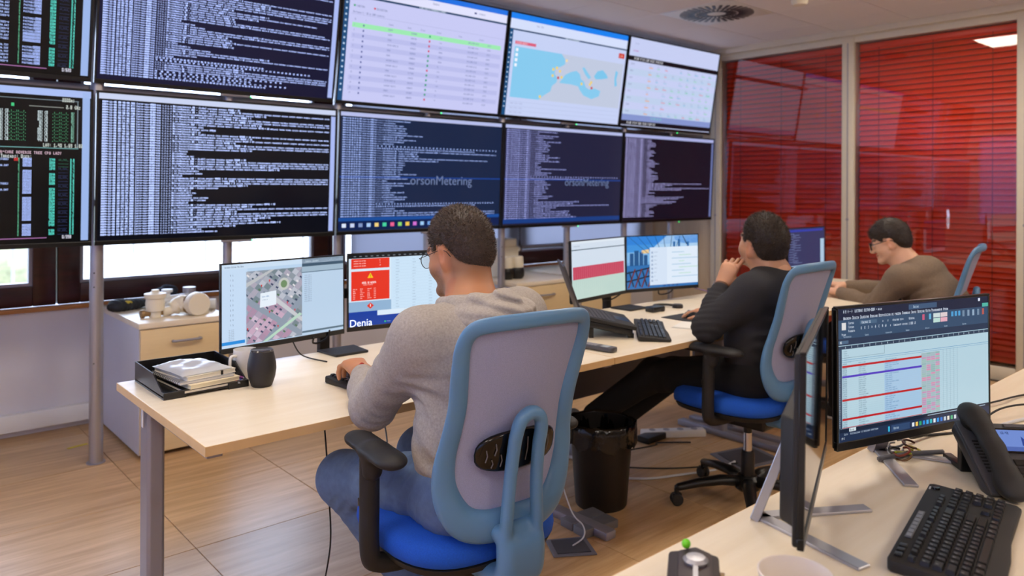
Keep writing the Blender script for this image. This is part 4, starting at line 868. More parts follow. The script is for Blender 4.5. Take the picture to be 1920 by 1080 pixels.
# ================================================================== CHAIRS
def yb(z): return float(np.interp(z, [.42, .50, .58, .66, .74, .82, .90, 1.0, 1.08], [-.215, -.218, -.222, -.226, -.238, -.258, -.282, -.315, -.345]))
HALF = [(.93*x_, z_+.012*max(0, (z_-.8)/.27)) for x_, z_ in [(0, .502), (.10, .506), (.172, .535), (.213, .60), (.226, .68), (.216, .77), (.208, .86), (.212, .95), (.211, 1.02), (.19, 1.056), (.14, 1.068), (.07, 1.073), (0, 1.075)]]
OUT = spline([(x, 0, z) for x, z in HALF]+[(-x, 0, z) for x, z in HALF[-2:0:-1]], 5, closed=True)
def bp(x, z, off=0.0): return Vector((x, yb(z)+.055*(x/.22)**2+off, z))
def chair(loc, rz, label):
    e = empty('office_chair', loc, rz=rz, label=label, cat='office chair', group='blue-grey office chairs')
    pts = [bp(x, z) for x, _, z in OUT]
    zs = [z for _, _, z in OUT]
    rad = [float(np.interp(z, [.50, .56, .64, .75, .95, 1.05, 1.08], [.042, .040, .034, .027, .025, .021, .019])) for z in zs]
    # keep the outer edge on the outline: move centreline inwards by the band half-width
    cen = Vector((0, 0, .79)); p2 = []
    for p, r in zip(pts, rad):
        d_ = Vector((p.x, 0, p.z-cen.z)); d_ = Vector((d_.x/.22, 0, d_.z/.29)).normalized(); q = p-Vector((d_.x, 0, d_.z))*r; p2.append(bp(q.x, q.z))
    MB().tube(p2, rad, 14, closed=True, sx=.55, sy=1.0, up=(0, 1, 0)).build('backrest_frame', M_CHAIR, e, smooth=True)
    # mesh panel
    V = []; F = []; nr, na = 10, len(OUT)
    cz = .80
    for i in range(nr+1):
        t = i/nr*.93
        for (x, _, z) in OUT: q = bp(x*t, cz+(z-cz)*t, .004); V.append(q)
    for i in range(nr):
        for k in range(na): F.append((i*na+k, i*na+(k+1) % na, (i+1)*na+(k+1) % na, (i+1)*na+k))
    n0 = len(V); V += [v+Vector((0, .003, 0)) for v in V]; F += [tuple(n0+i for i in f[::-1]) for f in F]
    MB().add(V, F).build('mesh_panel', M_MESH, e, smooth=True)
    # lumbar pad
    prof = []
    lp = MB(); nn = 28
    for t, o in ((.0, -.010), (.86, -.010), (.96, -.006), (1.0, 0.0), (.97, .006)):
        for k in range(nn):
            a = 2*math.pi*k/nn; c, s = math.cos(a), math.sin(a); x = math.copysign(abs(c)**.75, c)*.122*t; z = .735+math.copysign(abs(s)**.75, s)*.053*t
            lp.v.append(tuple(bp(x, z, -.016+o)))
    for i in range(4):
        for k in range(nn): lp.f.append((i*nn+k, i*nn+(k+1) % nn, (i+1)*nn+(k+1) % nn, (i+1)*nn+k))
    lum = lp.build('lumbar_pad', M_BLACKG, e, smooth=True)
    for x, t0, t1 in ((-.098, -.018, .012), (-.075, -.004, .026), (-.082, -.034, -.014), (-.058, -.034, -.004), (.015, -.03, .03), (.06, -.03, .0), (.085, -.02, .02)):
        MB().tube([bp(x, .735+t0, -.0275), bp(x+.004, .735+(t0+t1)/2, -.0275), bp(x, .735+t1, -.0275)], .0016, 6).build('slot', mat('lumbar_slot', '6a6666', .4), lum)
    for x in (-.04, .045): MB().tube([bp(x, .69, -.03), bp(x, .735, -.033), bp(x, .78, -.03)], .006, 6).build('rib', M_BLACK, lum, smooth=True)
    # spine loop
    s = SDF(); o = -.046
    up_ = [(.047, -.262, .50), (.046, yb(.56)+o, .56), (.041, yb(.65)+o, .65), (.038, yb(.74)+o, .74), (.037, yb(.79)+o, .79), (.027, yb(.815)+o, .822), (0, yb(.82)+o, .836)]
    lp_ = spline(up_+[(-x_, y_, z_) for x_, y_, z_ in up_[-2::-1]], 7)
    for a, b in zip(lp_[:-1], lp_[1:]): s.cone(a, b, .0158, .0158, .003)
    for sg in (-1, 1):
        q_ = spline([(sg*.047, -.262, .52), (sg*.043, -.263, .47), (sg*.038, -.250, .425), (sg*.032, -.19, .405), (sg*.03, -.08, .40)], 5)
        for a, b in zip(q_[:-1], q_[1:]): s.cone(a, b, .0185, .0185, .004)
    q_ = spline([(0, -.262, .505), (0, -.263, .465), (0, -.250, .425), (0, -.19, .405), (0, -.08, .40)], 5)
    for a, b in zip(q_[:-1], q_[1:]): s.cone((a[0]-.034, a[1], a[2]), (b[0]+.034, b[1], b[2]), .0185, .0185, .02); s.cone((a[0]+.034, a[1], a[2]), (b[0]-.034, b[1], b[2]), .0185, .0185, .02)
    s.cone((-.05, -.243, .532), (.05, -.243, .532), .022, .022, .012)
    link('spine_loop', s.mesh('spine_loop', .004), e, M_CHAIR, smooth=True)
    # seat
    def ring(levels, n=40, ex=.55):
        mb = MB()
        for sc, z, dy in levels:
            for k in range(n):
                a = 2*math.pi*k/n; c, s_ = math.cos(a), math.sin(a)
                y = math.copysign(abs(s_)**ex, s_)*.245*sc; x = math.copysign(abs(c)**ex, c)*(.245+.0*y)*sc*(1.0 if y > 0 else 1-.12*(abs(y)/.245)**2)
                mb.v.append((x, y+.045+dy, z-(.03*max(0, (y-.16)/.09)**2 if z > .4 else 0)))
        for i in range(len(levels)-1):
            for k in range(n): mb.f.append((i*n+k, i*n+(k+1) % n, (i+1)*n+(k+1) % n, (i+1)*n+k))
        mb.f.append(tuple(range(n))[::-1]); mb.f.append(tuple(range((len(levels)-1)*n, len(levels)*n))); return mb
    ring([(.93, .437, 0), (.985, .445, 0), (1.0, .462, 0), (.99, .482, 0), (.95, .497, 0), (.85, .506, 0), (.5, .510, 0), (.1, .510, 0)]).build('seat_cushion', M_BLUE, e, smooth=True)
    ring([(.80, .408, 0), (.93, .418, 0), (.965, .436, 0), (.94, .44, 0)]).build('seat_shell', M_BLACKM, e, smooth='auto')
    mech = MB().prism([(-.07, -.12), (.07, -.12), (.085, .12), (-.085, .12)], .35, .41).build('tilt_mechanism', M_BLACK, e, bevel=.012, seg=3, smooth='auto')
    MB().tube(spline([(.07, .05, .375), (.16, .06, .37), (.24, .07, .36)], 4), .006, 6).build('lever', M_BLACK, mech); MB().lathe([(.02, 0), (.022, .06)], 12, M=TR(-.02, .12, .38) @ RX(-90)).build('tension_knob', M_BLACK, mech, smooth='auto')
    for sg in (-1, 1):
        a = MB().tube(spline([(sg*.08, .02, .398), (sg*.20, .02, .402), (sg*.262, .02, .418), (sg*.276, .018, .46), (sg*.278, .015, .56), (sg*.28, .01, .69)], 5), .026, 10, sx=None, sy=None).build('armrest_post', M_BLACKM, e, smooth=True)
        a.scale = (1, 1, 1)
        boxo('adjust_button', sg*.296-.006, sg*.296+.006, .02, .035, .565, .585, M_BLACK, a, bevel=.002)
        s2 = SDF(); s2.cone((sg*.272, -.085, .712), (sg*.266, .10, .712), .037, .036, .02, (0, 0, 1), 2.3); s2.cone((sg*.272, -.11, .712), (sg*.262, .135, .706), .03, .030, .03, (0, 0, 1), 1.9); s2.cone((sg*.278, .0, .66), (sg*.275, .0, .70), .026, .034, .02)
        link('armrest_pad', s2.mesh('armrest_pad', .004), e, M_BLACKM, smooth=True)
    MB().lathe([(.030, .085), (.030, .22), (.026, .23), (.018, .232), (.018, .355)], 18).build('gas_column', M_BLACK, e, smooth='auto')
    MB().lathe([(.017, .23), (.0165, .352)], 18).build('chrome_piston', mat('chrome', 'd0d0d4', .15, 1.0), e, smooth='auto').scale = (1.08, 1.08, 1)
    MB().lathe([(.045, .06), (.055, .07), (.055, .11), (.04, .125)], 20).build('base_hub', M_BLACK, e, smooth='auto')
    lgm = None
    for k in range(5):
        a = R(54+72*k)+.30
        if lgm is None:
            l = MB().tube([(.03, 0, .098), (.12, 0, .105), (.22, 0, .095), (.31, 0, .078), (.325, 0, .074)], [.032, .029, .025, .021, .012], 10, sx=.75, sy=1.0, up=(0, 0, 1)).build('base_leg', M_BLACK, e, smooth=True); lgm = l.data
            cw = MB()
            for s_ in (-1, 1): cw.lathe([(.010, -.009), (.022, -.008), (.026, -.003), (.026, .003), (.022, .008), (.010, .009)], 16, M=TR(.318, s_*.014, .027) @ RX(90))
            c = cw.build('caster_wheels', M_BLACKM, l, smooth='auto'); cm = c.data
            h_ = MB().tube([(.318, 0, .03), (.318, 0, .075)], .011, 8).box(.298, .338, -.010, .010, .03, .052).build('caster_housing', M_BLACK, l); hm = h_.data
        else:
            l = link('base_leg', lgm, e); link('caster_wheels', cm, l); link('caster_housing', hm, l)
        l.rotation_euler = (0, 0, a)
    return e
ch1 = chair((1.285, 1.655, 0), R(84-90), 'blue-grey mesh-backed office chair in front, holding the man in the grey hoodie')
ch2 = dup(ch1); ch2.location = (2.985, 1.82, 0); ch2.rotation_euler = (0, 0, R(90-90)); ch2['label'] = 'blue-grey office chair beside the black bin, holding the man in the black sweatshirt'
ch3 = dup(ch1); ch3.location = (4.585, 1.735, 0); ch3.rotation_euler = (0, 0, R(104-90)); ch3['label'] = 'blue office chair behind the man in the brown jumper, against the red blinds'

# ================================================================== PEOPLE
def frame(az, pitch=0.0, roll=0.0):
    f = np.array([math.cos(az)*math.cos(pitch), math.sin(az)*math.cos(pitch), math.sin(pitch)]); r0 = np.array([math.sin(az), -math.cos(az), 0.0]); u = np.cross(r0, f)
    r = r0*math.cos(roll)+u*math.sin(roll); u2 = np.cross(r, f); return np.stack([r, f, u2], 1)
def head(S, O, Fm, ears=1.0):
    O = np.array(O, float); P = lambda x, y, z: O+Fm @ np.array([x, y, z])
    S.ell(P(0, -.012, .045), (.0725, .093, .080), Fm, .02); S.ell(P(0, .033, .0), (.060, .062, .084), Fm, .03)
    for s in (-1, 1):
        S.cone(P(s*.046, .012, -.055), P(s*.02, .072, -.092), .023, .018, .03); S.ell(P(s*.038, .055, -.028), (.030, .030, .032), Fm, .025)
    S.ell(P(0, .080, -.092), (.024, .019, .018), Fm, .02); S.cone(P(-.034, .084, .026), P(.034, .084, .026), .013, .013, .015)
    S.cone(P(0, .094, .014), P(0, .116, -.028), .007, .0125, .012); S.ell(P(0, .102, -.034), (.016, .011, .009), Fm, .01)
    for s in (-1, 1): S.ell(P(s*.031, .102, .004), (.017, .015, .012), Fm, .012, 's'); S.ell(P(s*.031, .080, .004), (.0135, .0135, .0125), Fm, .004)
    S.ell(P(0, .092, -.054), (.024, .010, .0065), Fm, .006); S.ell(P(0, .089, -.067), (.021, .011, .007), Fm, .006); S.ell(P(0, .103, -.060), (.022, .006, .0016), Fm, .004, 's')
    for s in (-1, 1):
        E_ = Fm @ np.array(((Matrix.Rotation(s*R(-22), 3, 'Z') @ Matrix.Rotation(R(-12), 3, 'X'))))
        S.ell(P(s*.0765, -.006, -.002), (.0085*ears, .021, .032), E_, .010); S.ell(P(s*.0745, .002, -.026), (.008, .010, .014), E_, .01)
        S.ell(P(s*.087, .001, .0), (.008, .012, .019), E_, .006, 's')
    return P
def neck(S, P, base, r=.058):
    S.cone(P(0, -.028, -.035), base, r*.98, r*1.06, .04); S.cone(P(0, .02, -.075), np.array(base)+np.array([0, 0, .0]), .04, .05, .03)
def hand(S, wr, d, pn, side, curls=(.5, .5, .5, .5), thumb=(.5, .3), spread=.10, sc=1.0):
    """wr wrist, d pointing to fingers, pn palm normal (palm faces pn), side +1: thumb on d x pn side"""
    wr = np.array(wr, float); d = np.array(d, float); d /= np.linalg.norm(d); pn = np.array(pn, float); pn -= d*(pn@d); pn /= np.linalg.norm(pn); s = np.cross(d, pn)*side
    k = sc
    offs = [.028, .009, -.010, -.028]; L0 = [.088, .092, .087, .078]; PH = [(.042, .026, .021), (.046, .029, .022), (.042, .027, .021), (.033, .021, .018)]
    for i in range(4):
        kn = wr+d*L0[i]*k+s*offs[i]*k-pn*.004
        S.cone(wr+s*offs[i]*.55*k+d*.008, kn, .0165*k, .0125*k, .014)
        ang = curls[i]*.8; p = kn; dd = d*math.cos(spread*(1.5-i)*.5)+s*math.sin(spread*(1.5-i))
        for q in range(3):
            v = dd*math.cos(ang)+pn*math.sin(ang); n_ = p+v*PH[i][q]*k; r0 = (.0098, .0088, .0080)[q]*k; S.cone(p, n_, r0, r0*.93, .0045); p = n_; ang += curls[i]*(1.0 if q == 0 else .7)
    S.cone(wr+d*.02*k, wr+d*.06*k, .022*k, .024*k, .02, pn, 1.5)
    tb = wr+d*.022*k+s*.022*k+pn*.004; a1 = d*math.cos(thumb[0])+s*math.sin(thumb[0])+pn*.25; a1 /= np.linalg.norm(a1); t1 = tb+a1*.046*k
    a2 = d*math.cos(thumb[1])+s*math.sin(thumb[1])+pn*.3; a2 /= np.linalg.norm(a2); t2 = t1+a2*.032*k; t3 = t2+(a2+d*.1)*.024*k
    S.cone(tb, t1, .0155*k, .0125*k, .014); S.cone(t1, t2, .0115*k, .0100*k, .005); S.cone(t2, t3, .0098*k, .0085*k, .004)
def hair_cap(O, Fm, hl, thick=.009, top=.012, h=.004, back=.0, extra=()):
    O = np.array(O, float); S = SDF(); P = lambda x, y, z: O+Fm @ np.array([x, y, z])
    S.ell(P(0, -.013-back*.5, .046), (.0725+thick, .093+thick+back, .080+thick), Fm, .01); S.ell(P(0, .0, .055+top*.5), (.066, .082, .072+top*.5), Fm, .03); S.ell(P(0, -.052, -.01), (.059+thick*.6, .050+thick, .065), Fm, .03)
    for c, r in extra: S.ell(P(*c), r, Fm, .02)
    ys, zs = zip(*hl)
    def cut(X, Y, Z, D):
        q = np.stack([X-O[0], Y-O[1], Z-O[2]], -1).reshape(-1, 3) @ Fm; q = q.reshape(X.shape+(3,))
        n_ = .004*np.sin(q[..., 0]*160)*np.sin(q[..., 1]*130)
        c = (np.interp(q[..., 1], ys, zs)-q[..., 2]+n_).astype(np.float32)*.8
        k = .012; hh = np.maximum(k-np.abs(D-c), 0)/k; D = np.maximum(D, c)+hh*hh*k*.25
        D = D+(.0085*np.clip((np.interp(q[..., 1], ys, zs)+.055-q[..., 2])/.055, 0, 1)*(q[..., 1] < .03)).astype(np.float32)
        return D+.0011*np.sin(q[..., 0]*210+3*np.sin(q[..., 2]*90)).astype(np.float32)*np.sin(q[..., 1]*190+2*np.sin(q[..., 0]*80)).astype(np.float32)
    S.post.append(cut); return S
def hair_obj(S, parent, base, O, Fm, n, length, cols, comb, h=.004, width=.0007, lift=.5):
    me = S.mesh('hair', h); V, F = S.V, S.F; O = np.array(O, float); base = np.array(base, float)
    c = V[F].mean(1); nr = np.cross(V[F[:, 1]]-V[F[:, 0]], V[F[:, 2]]-V[F[:, 0]]); nr /= np.linalg.norm(nr, axis=1)[:, None]+1e-9
    if ((c-O)*nr).sum() < 0: nr = -nr
    sel = rng.integers(0, len(F), n); bb = c[sel]; nn = nr[sel]; lo_ = (bb-O) @ Fm
    cd = Fm @ np.array(comb, float); dr = nn*lift+cd[None, :]*.5+rng.normal(0, .3, (n, 3)); dr -= nn*np.minimum((dr*nn).sum(1), 0)[:, None]; dr /= np.linalg.norm(dr, axis=1)[:, None]
    ln = length*rng.uniform(.5, 1.1, n)*np.interp(lo_[:, 2], [-.06, .03, .12], [.35, .7, 1.0])
    sd = np.cross(dr, nn+rng.normal(0, .2, (n, 3))); sd /= np.linalg.norm(sd, axis=1)[:, None]+1e-9
    a = bb-nn*.002-sd*width; b = bb-nn*.002+sd*width; m_ = bb+dr*ln[:, None]*.6+sd*width*.6; m2 = bb+dr*ln[:, None]*.6-sd*width*.6; t = bb+dr*ln[:, None]-nn*.15*ln[:, None]; t2 = t+sd*width*.15
    W = np.stack([a, b, m_, m2, t2, t], 1).reshape(-1, 3); ix = np.arange(n)*6
    FF = np.concatenate([np.stack([ix, ix+1, ix+2, ix+3], 1), np.stack([ix+3, ix+2, ix+4, ix+5], 1)])+len(V)
    AV = np.concatenate([V, W])-base; AF = np.concatenate([F, FF]); me2 = np_mesh('hair', AV, AF); bpy.data.meshes.remove(me)
    cols = np.array([srgb(x) for x in cols]); cc = np.concatenate([np.repeat(cols[:1]*.72, len(V), 0), np.repeat(cols[rng.integers(0, len(cols), n)]*rng.uniform(.6, 1.2, (n, 1)), 6, 0)])
    vcol(me2, cc); return link('hair', me2, parent, M_HAIR, smooth=True)
def skin_obj(S, base, label, O, Fm, skin, beard=None, h=.004, nape=None):
    base = np.array(base, float); me = S.mesh('person', h); V = S.V
    loc = (V-np.array(O)) @ Fm; col = np.repeat([srgb(skin)], len(V), 0); sk = np.array(srgb(skin))
    inhead = (np.abs(loc[:, 0]) < .11) & (np.abs(loc[:, 2]) < .14) & (np.abs(loc[:, 1]) < .13)
    ear = inhead & (np.abs(loc[:, 0]) > .076) & (np.abs(loc[:, 1]) < .04); col[ear] = sk*np.array([1.02, .90, .88])
    lip = inhead & (loc[:, 1] > .09) & (np.abs(loc[:, 2]+.060) < .011) & (np.abs(loc[:, 0]) < .023); col[lip] = sk*np.array([.85, .55, .55])
    eye = inhead & (((np.abs(loc[:, 0])-.031)**2+(loc[:, 2]-.004)**2) < .011**2) & (loc[:, 1] > .085); col[eye] = (.75, .73, .7)
    pup = inhead & (((np.abs(loc[:, 0])-.031)**2+(loc[:, 2]-.004)**2) < .0055**2) & (loc[:, 1] > .085); col[pup] = (.03, .02, .015)
    brow = inhead & (np.abs(loc[:, 2]-.030) < .006) & (np.abs(np.abs(loc[:, 0])-.032) < .02) & (loc[:, 1] > .07); col[brow] = sk*.22
    if beard:
        w_ = np.clip((-.018-loc[:, 2])/.025, 0, 1)*np.clip((loc[:, 1]-.005)/.02, 0, 1)*np.clip((loc[:, 2]+.125)/.02, 0, 1)*inhead*(~lip)
        w_ *= beard*(.75+.25*rng.random(len(V))); col = col*(1-w_[:, None])+np.array(srgb('4a3a32'))*w_[:, None]
    if nape:
        w_ = np.clip((loc[:, 2]+.10)/.05, 0, 1)*np.clip((-.01-loc[:, 1])/.02, 0, 1)*inhead*nape; col = col*(1-w_[:, None])+np.array(srgb('4a3428'))*w_[:, None]
    S.V = S.V-base; me2 = np_mesh('person', smoothed(S.V, S.F, 1), S.F); bpy.data.meshes.remove(me); vcol(me2, col)
    o = link('person', me2, None, M_SKIN, smooth=True, loc=tuple(base)); tag(o, label, 'person', 'people at the desks'); return o
def cloth(S, name, parent, base, m, h=.006, it=1):
    me = S.mesh(name, h); V = smoothed(S.V, S.F, it)-np.array(base); bpy.data.meshes.remove(me); me = np_mesh(name, V, S.F); return link(name, me, parent, m, smooth=True)
def glasses(parent, base, P, m, r=.024, wide=1.0, t=.0011, rect=.86):
    base = Vector(base); Q = lambda x, y, z: Vector(P(x, y, z))-base
    mb = MB()
    for s in (-1, 1):
        mb.tube([Q(s*.033+r*1.05*math.cos(a), .112-.006*abs(math.cos(a) if s*math.cos(a) > 0 else 0), .0+r*rect*math.sin(a)) for a in np.linspace(0, 2*math.pi, 20, endpoint=False)], t, 6, closed=True)
        mb.tube([Q(s*.058, .106, .006), Q(s*.071, .10, .008), Q(s*.078, .05, .012), Q(s*.080, .0, .018), Q(s*.083, -.022, .008), Q(s*.082, -.034, -.008)], t, 6)
    mb.tube([Q(-.009, .114, .004), Q(0, .117, .007), Q(.009, .114, .004)], t, 6)
    g = mb.build('glasses', m, parent, smooth=True)
    for s in (-1, 1):
        l = MB().add([Q(s*.033+r*math.cos(a), .1115, r*rect*math.sin(a)) for a in np.linspace(0, 2*math.pi, 18, endpoint=False)], [tuple(range(18))]).build('lens', M_LENS, g)
    return g
def shoe(parent, base, ank, dirv, m_up, m_sole):
    b = np.array(base); a = np.array(ank, float)-b; d = np.array(dirv, float); d /= np.linalg.norm(d)
    s = SDF(); s.cone(a+d*-.03+[0, 0, -.045], a+d*.15+[0, 0, -.055], .042, .034, .02); s.cone(a+[0, 0, .01], a+d*.02+[0, 0, -.04], .045, .042, .03); o = link('shoe', s.mesh('shoe', .006), parent, m_up, smooth=True)
    s = SDF(); q = np.array([0, 0, -.082]); s.cone(a+d*-.035+q, a+d*.16+q, .045, .040, .01, (0, 0, 1), 3.0); link('sole', s.mesh('sole', .005), o, m_sole, smooth=True); return o

# ---------------------------------------------------------------- man in the grey hoodie
B1 = (1.28, 1.64, 0); O1 = (1.350, 1.762, 1.185); F1 = frame(R(101), R(-13), R(-2))
nb = (1.325, 1.675, 1.035)
LS, RS = (1.135, 1.655, .985), (1.525, 1.70, 1.0); LE, RE = (1.125, 1.875, .760), (1.60, 1.90, .775); LW, RW = (1.212, 2.09, .803), (1.50, 2.10, .785)
S = SDF(); P1 = head(S, O1, F1, 1.1); neck(S, P1, nb, .062)
S.cone(nb, (1.30, 1.62, .72), .07, .11, .05); S.cone(LS, RS, .05, .05, .05)
for a, b, c in ((LS, LE, LW), (RS, RE, RW)): S.cone(a, b, .045, .036, .03); S.cone(b, c, .036, .026, .02)
hand(S, LW, (.05, .22, .025), (0.0, 0.08, -1), -1, (.75, .68, .68, .72), (.85, .45), .22)
hand(S, RW, (-.07, .22, .0), (0, 0, -1), 1, (.6, .6, .6, .6), (.7, .4), .12)
man1 = skin_obj(S, B1, 'man in a grey hoodie and jeans typing at the nearest desk', O1, F1, 'c08660', beard=.62, nape=.5)
HL1 = [(-.14, -.072), (-.07, -.070), (-.035, -.060), (-.018, -.028), (-.004, .014), (.03, .018), (.040, .0), (.052, .0), (.060, .045), (.085, .085), (.13, .10)]
hair_obj(hair_cap(O1, F1, HL1, .007, .016), man1, B1, O1, F1, 16000, .013, ['44332a', '523f33', '30241d', '6a5648', '3a2c24'], (0, .4, -.4))
glasses(man1, B1, P1, mat('thin_black_wire', '1a1a1e', .3, .6))
hS = SDF(); fv = (-.05, 1, .12); fw_ = np.array([-.087, .996, 0])
hS.cone((1.285, 1.61, .60), (1.29, 1.615, .70), .162, .168, .06, fv, 1.2); hS.cone((1.29, 1.615, .70), (1.315, 1.645, .90), .168, .172, .06, fv, 1.25); hS.cone((1.20, 1.645, .93), (1.46, 1.665, .94), .105, .105, .06)
hS.cone(LS, RS, .072, .072, .05); hS.cone((1.325, 1.66, 1.0), (1.33, 1.675, 1.03), .085, .075, .05)
for a, b, c in ((LS, LE, LW), (RS, RE, RW)):
    a, b, c = map(np.array, (a, b, c)); hS.cone(a, b, .076, .060, .045); hS.cone(b, b+(c-b)*.5, .060, .054, .03); hS.cone(b+(c-b)*.5, b+(c-b)*.80, .054, .041, .02); hS.cone(b+(c-b)*.82, b+(c-b)*.90, .036, .035, .008)
# hem band
hS.cone((1.283, 1.60, .585), (1.283, 1.60, .60), .152, .156, .02, fv, 1.2)
# elbow, armpit, waist folds
hS.fold(LE, (0, .75, -.65), .032, .006, .07); hS.fold((1.145, 1.77, .86), (-.1, .6, -.8), .06, .005, .09, 1); hS.fold((1.17, 1.62, .84), (.2, .5, -.8), .055, .007, .08, 2); hS.fold((1.16, 1.55, .68), (.1, -.25, 1), .060, .008, .12, 1); hS.fold((1.24, 1.45, .64), (0, .2, 1), .055, .006, .11, .4); hS.fold((1.22, 2.0, .785), (.4, .9, 0), .030, .004, .06); hS.fold((1.35, 1.5, .9), (.6, .1, .8), .09, .004, .16, 2)
hood = cloth(hS, 'hoodie', man1, B1, M_HOODIE, .0065)
dS = SDF(); nc = np.array([1.330, 1.684, 1.080])
def ringp(a, r, z, ry=1.0): return nc+np.array([math.cos(a)*r, math.sin(a)*r*ry, z])
az1 = R(101)
arcs = np.linspace(az1+R(52), az1+R(308), 17)
for i in range(16):
    back = lambda a: .5-.5*math.cos(a-az1)
    a, b = arcs[i], arcs[i+1]; r = lambda t: .083+.012*back(t); z = lambda t: -.028+.012*back(t)
    dS.cone(ringp(a, r(a), z(a)), ringp(b, r(b), z(b)), .017+.013*back(a), .017+.013*back(b), .015)
    if back(a) > .42: dS.cone(ringp(a, r(a)+.040, z(a)-.035), ringp(b, r(b)+.040, z(b)-.035), .016+.018*back(a), .016+.018*back(b), .018)
bk = nc-np.array([math.cos(az1), math.sin(az1), 0])*.105
dS.ell(bk+[0.01, -.01, -.085], (.13, .048, .075), frame(az1), .04); dS.cone(bk+[-.09, .02, -.04], bk+[.0, -.025, -.145], .024, .022, .03); dS.cone(bk+[.10, .02, -.04], bk+[.0, -.025, -.145], .024, .022, .03)
dS.fold(bk+[0, 0, -.03], (.15, -.3, 1), .035, .006, .12, .6); dS.fold(bk+[.05, 0, -.08], (.8, 0, .6), .06, .005, .07, .0)
cloth(dS, 'hood', hood, B1, M_HOODIE, .005)
jS = SDF(); LH, RH = (1.205, 1.64, .575), (1.37, 1.63, .575); LK, RK = (1.122, 2.035, .512), (1.42, 2.06, .52); LA, RA = (1.315, 1.80, .11), (1.45, 1.98, .10)
jS.cone((1.20, 1.585, .575), (1.37, 1.58, .575), .105, .105, .05); jS.cone((1.285, 1.57, .60), (1.285, 1.58, .66), .15, .14, .05, fv, 1.25)
for a, b, c in ((LH, LK, LA), (RH, RK, RA)): a, b, c = map(np.array, (a, b, c)); jS.cone(a, b, .092, .077, .05); jS.cone(b, c, .073, .052, .03)
jS.fold((1.14, 1.98, .47), (-.2, .7, .7), .032, .005, .07); jS.fold((1.19, 1.72, .57), (.3, 1, .3), .05, .006, .10); jS.fold((1.17, 1.60, .57), (.2, .8, .6), .035, .004, .08, 1); jS.fold((1.25, 1.88, .25), (.4, .3, 1), .06, .003, .12)
jeans = cloth(jS, 'jeans', man1, B1, M_JEANS, .0065)
shoe(man1, B1, (1.325, 1.79, .095), (.1, .9, 0), M_BLACKM, M_WHITE); shoe(man1, B1, (1.45, 1.98, .095), (.1, .9, 0), M_BLACKM, M_WHITE)
bo = np.array(B1)
MB().tube([Vector(np.array(p)-bo) for p in spline([(LW[0]-.026, LW[1]-.005, LW[2]-.005), (LW[0], LW[1], LW[2]+.028), (LW[0]+.026, LW[1]+.004, LW[2]), (LW[0], LW[1]+.004, LW[2]-.026)], 5, True)], .003, 6, closed=True).build('bracelet', mat('red_thread', 'b03028', .7), man1, smooth=True)
# ---------------------------------------------------------------- man in the black sweatshirt
B2 = (3.0, 1.76, 0); O2 = (3.0, 1.762, 1.132); F2 = frame(R(77), R(16), R(5))
nb = (3.0, 1.71, 1.01); LS, RS = (2.855, 1.72, .945), (3.16, 1.655, .955); LE, RE = (2.735, 1.862, .797), (3.30, 1.90, .80); LW, RW = (2.888, 1.888, .962), (3.20, 2.13, .775)
S = SDF(); P2 = head(S, O2, F2, 1.0); neck(S, P2, nb, .062); S.cone(nb, (3.0, 1.70, .7), .07, .1, .05); S.cone(LS, RS, .05, .05, .05)
for a, b, c in ((LS, LE, LW), (RS, RE, RW)): S.cone(a, b, .045, .036, .03); S.cone(b, c, .036, .027, .02)
hand(S, LW, (.055, -.035, .13), (.75, .25, -.2), -1, (.25, .75, .85, .9), (.9, .5), .12)
hand(S, RW, (-.02, .22, -.01), (0, 0, -1), 1, (.35, .3, .35, .4), (.6, .3), .14)
man2 = skin_obj(S, B2, 'man in a black sweatshirt with his hand at his chin, looking up at the screens', O2, F2, 'd09a78', beard=.35, nape=.3)
hair_obj(hair_cap(O2, F2, HL1, .010, .022, back=.004), man2, B2, O2, F2, 12000, .016, ['33261f', '402f25', '281d17', '50402f'], (0, .3, .1))
fS = SDF(); fv = (0, 1, 0.1)
fS.cone((2.99, 1.785, .58), (2.99, 1.765, .76), .160, .160, .06, fv, 1.25); fS.cone((2.99, 1.765, .76), (3.0, 1.725, .90), .160, .160, .06, fv, 1.25); fS.cone(LS, RS, .075, .075, .06); fS.cone((3.0, 1.70, .96), (3.0, 1.712, 1.005), .088, .070, .04)
for a, b, c in ((LS, LE, LW), (RS, RE, RW)):
    a, b, c = map(np.array, (a, b, c)); fS.cone(a, b, .078, .060, .045); fS.cone(b, b+(c-b)*.5, .058, .051, .03); fS.cone(b+(c-b)*.5, b+(c-b)*.72, .051, .046, .02); fS.cone(b+(c-b)*.72, b+(c-b)*.84, .042, .041, .006)
fS.fold(LE, (.4, .2, .9), .032, .006, .07); fS.fold((2.80, 1.87, .87), (.6, .1, .7), .03, .005, .06); fS.fold((2.88, 1.66, .78), (.3, .4, .8), .06, .006, .11); fS.fold((2.86, 1.62, .66), (0, .1, 1), .05, .006, .10, 1)
sw = cloth(fS, 'sweatshirt', man2, B2, M_CHARCOAL, .0065)
cS = SDF(); nc2 = np.array([3.0, 1.712, 1.018])
for i in range(20):
    a, b = 2*math.pi*i/20, 2*math.pi*(i+1)/20; q = lambda t: nc2+np.array([math.cos(t)*.070, math.sin(t)*.070, .012*math.cos(t-R(242))]); cS.cone(q(a), q(b), .010, .010, .006)
cloth(cS, 'collar', sw, B2, M_CHARCOAL, .004)
jS = SDF(); jS.cone((2.91, 1.77, .57), (3.07, 1.77, .57), .105, .105, .05)
for a, b, c in (((2.93, 1.76, .57), (2.86, 2.24, .505), (2.765, 2.53, .27)), ((3.08, 1.76, .57), (3.02, 2.25, .485), (2.83, 2.60, .12))): a, b, c = map(np.array, (a, b, c)); jS.cone(a, b, .092, .076, .05); jS.cone(b, c, .074, .056, .03)
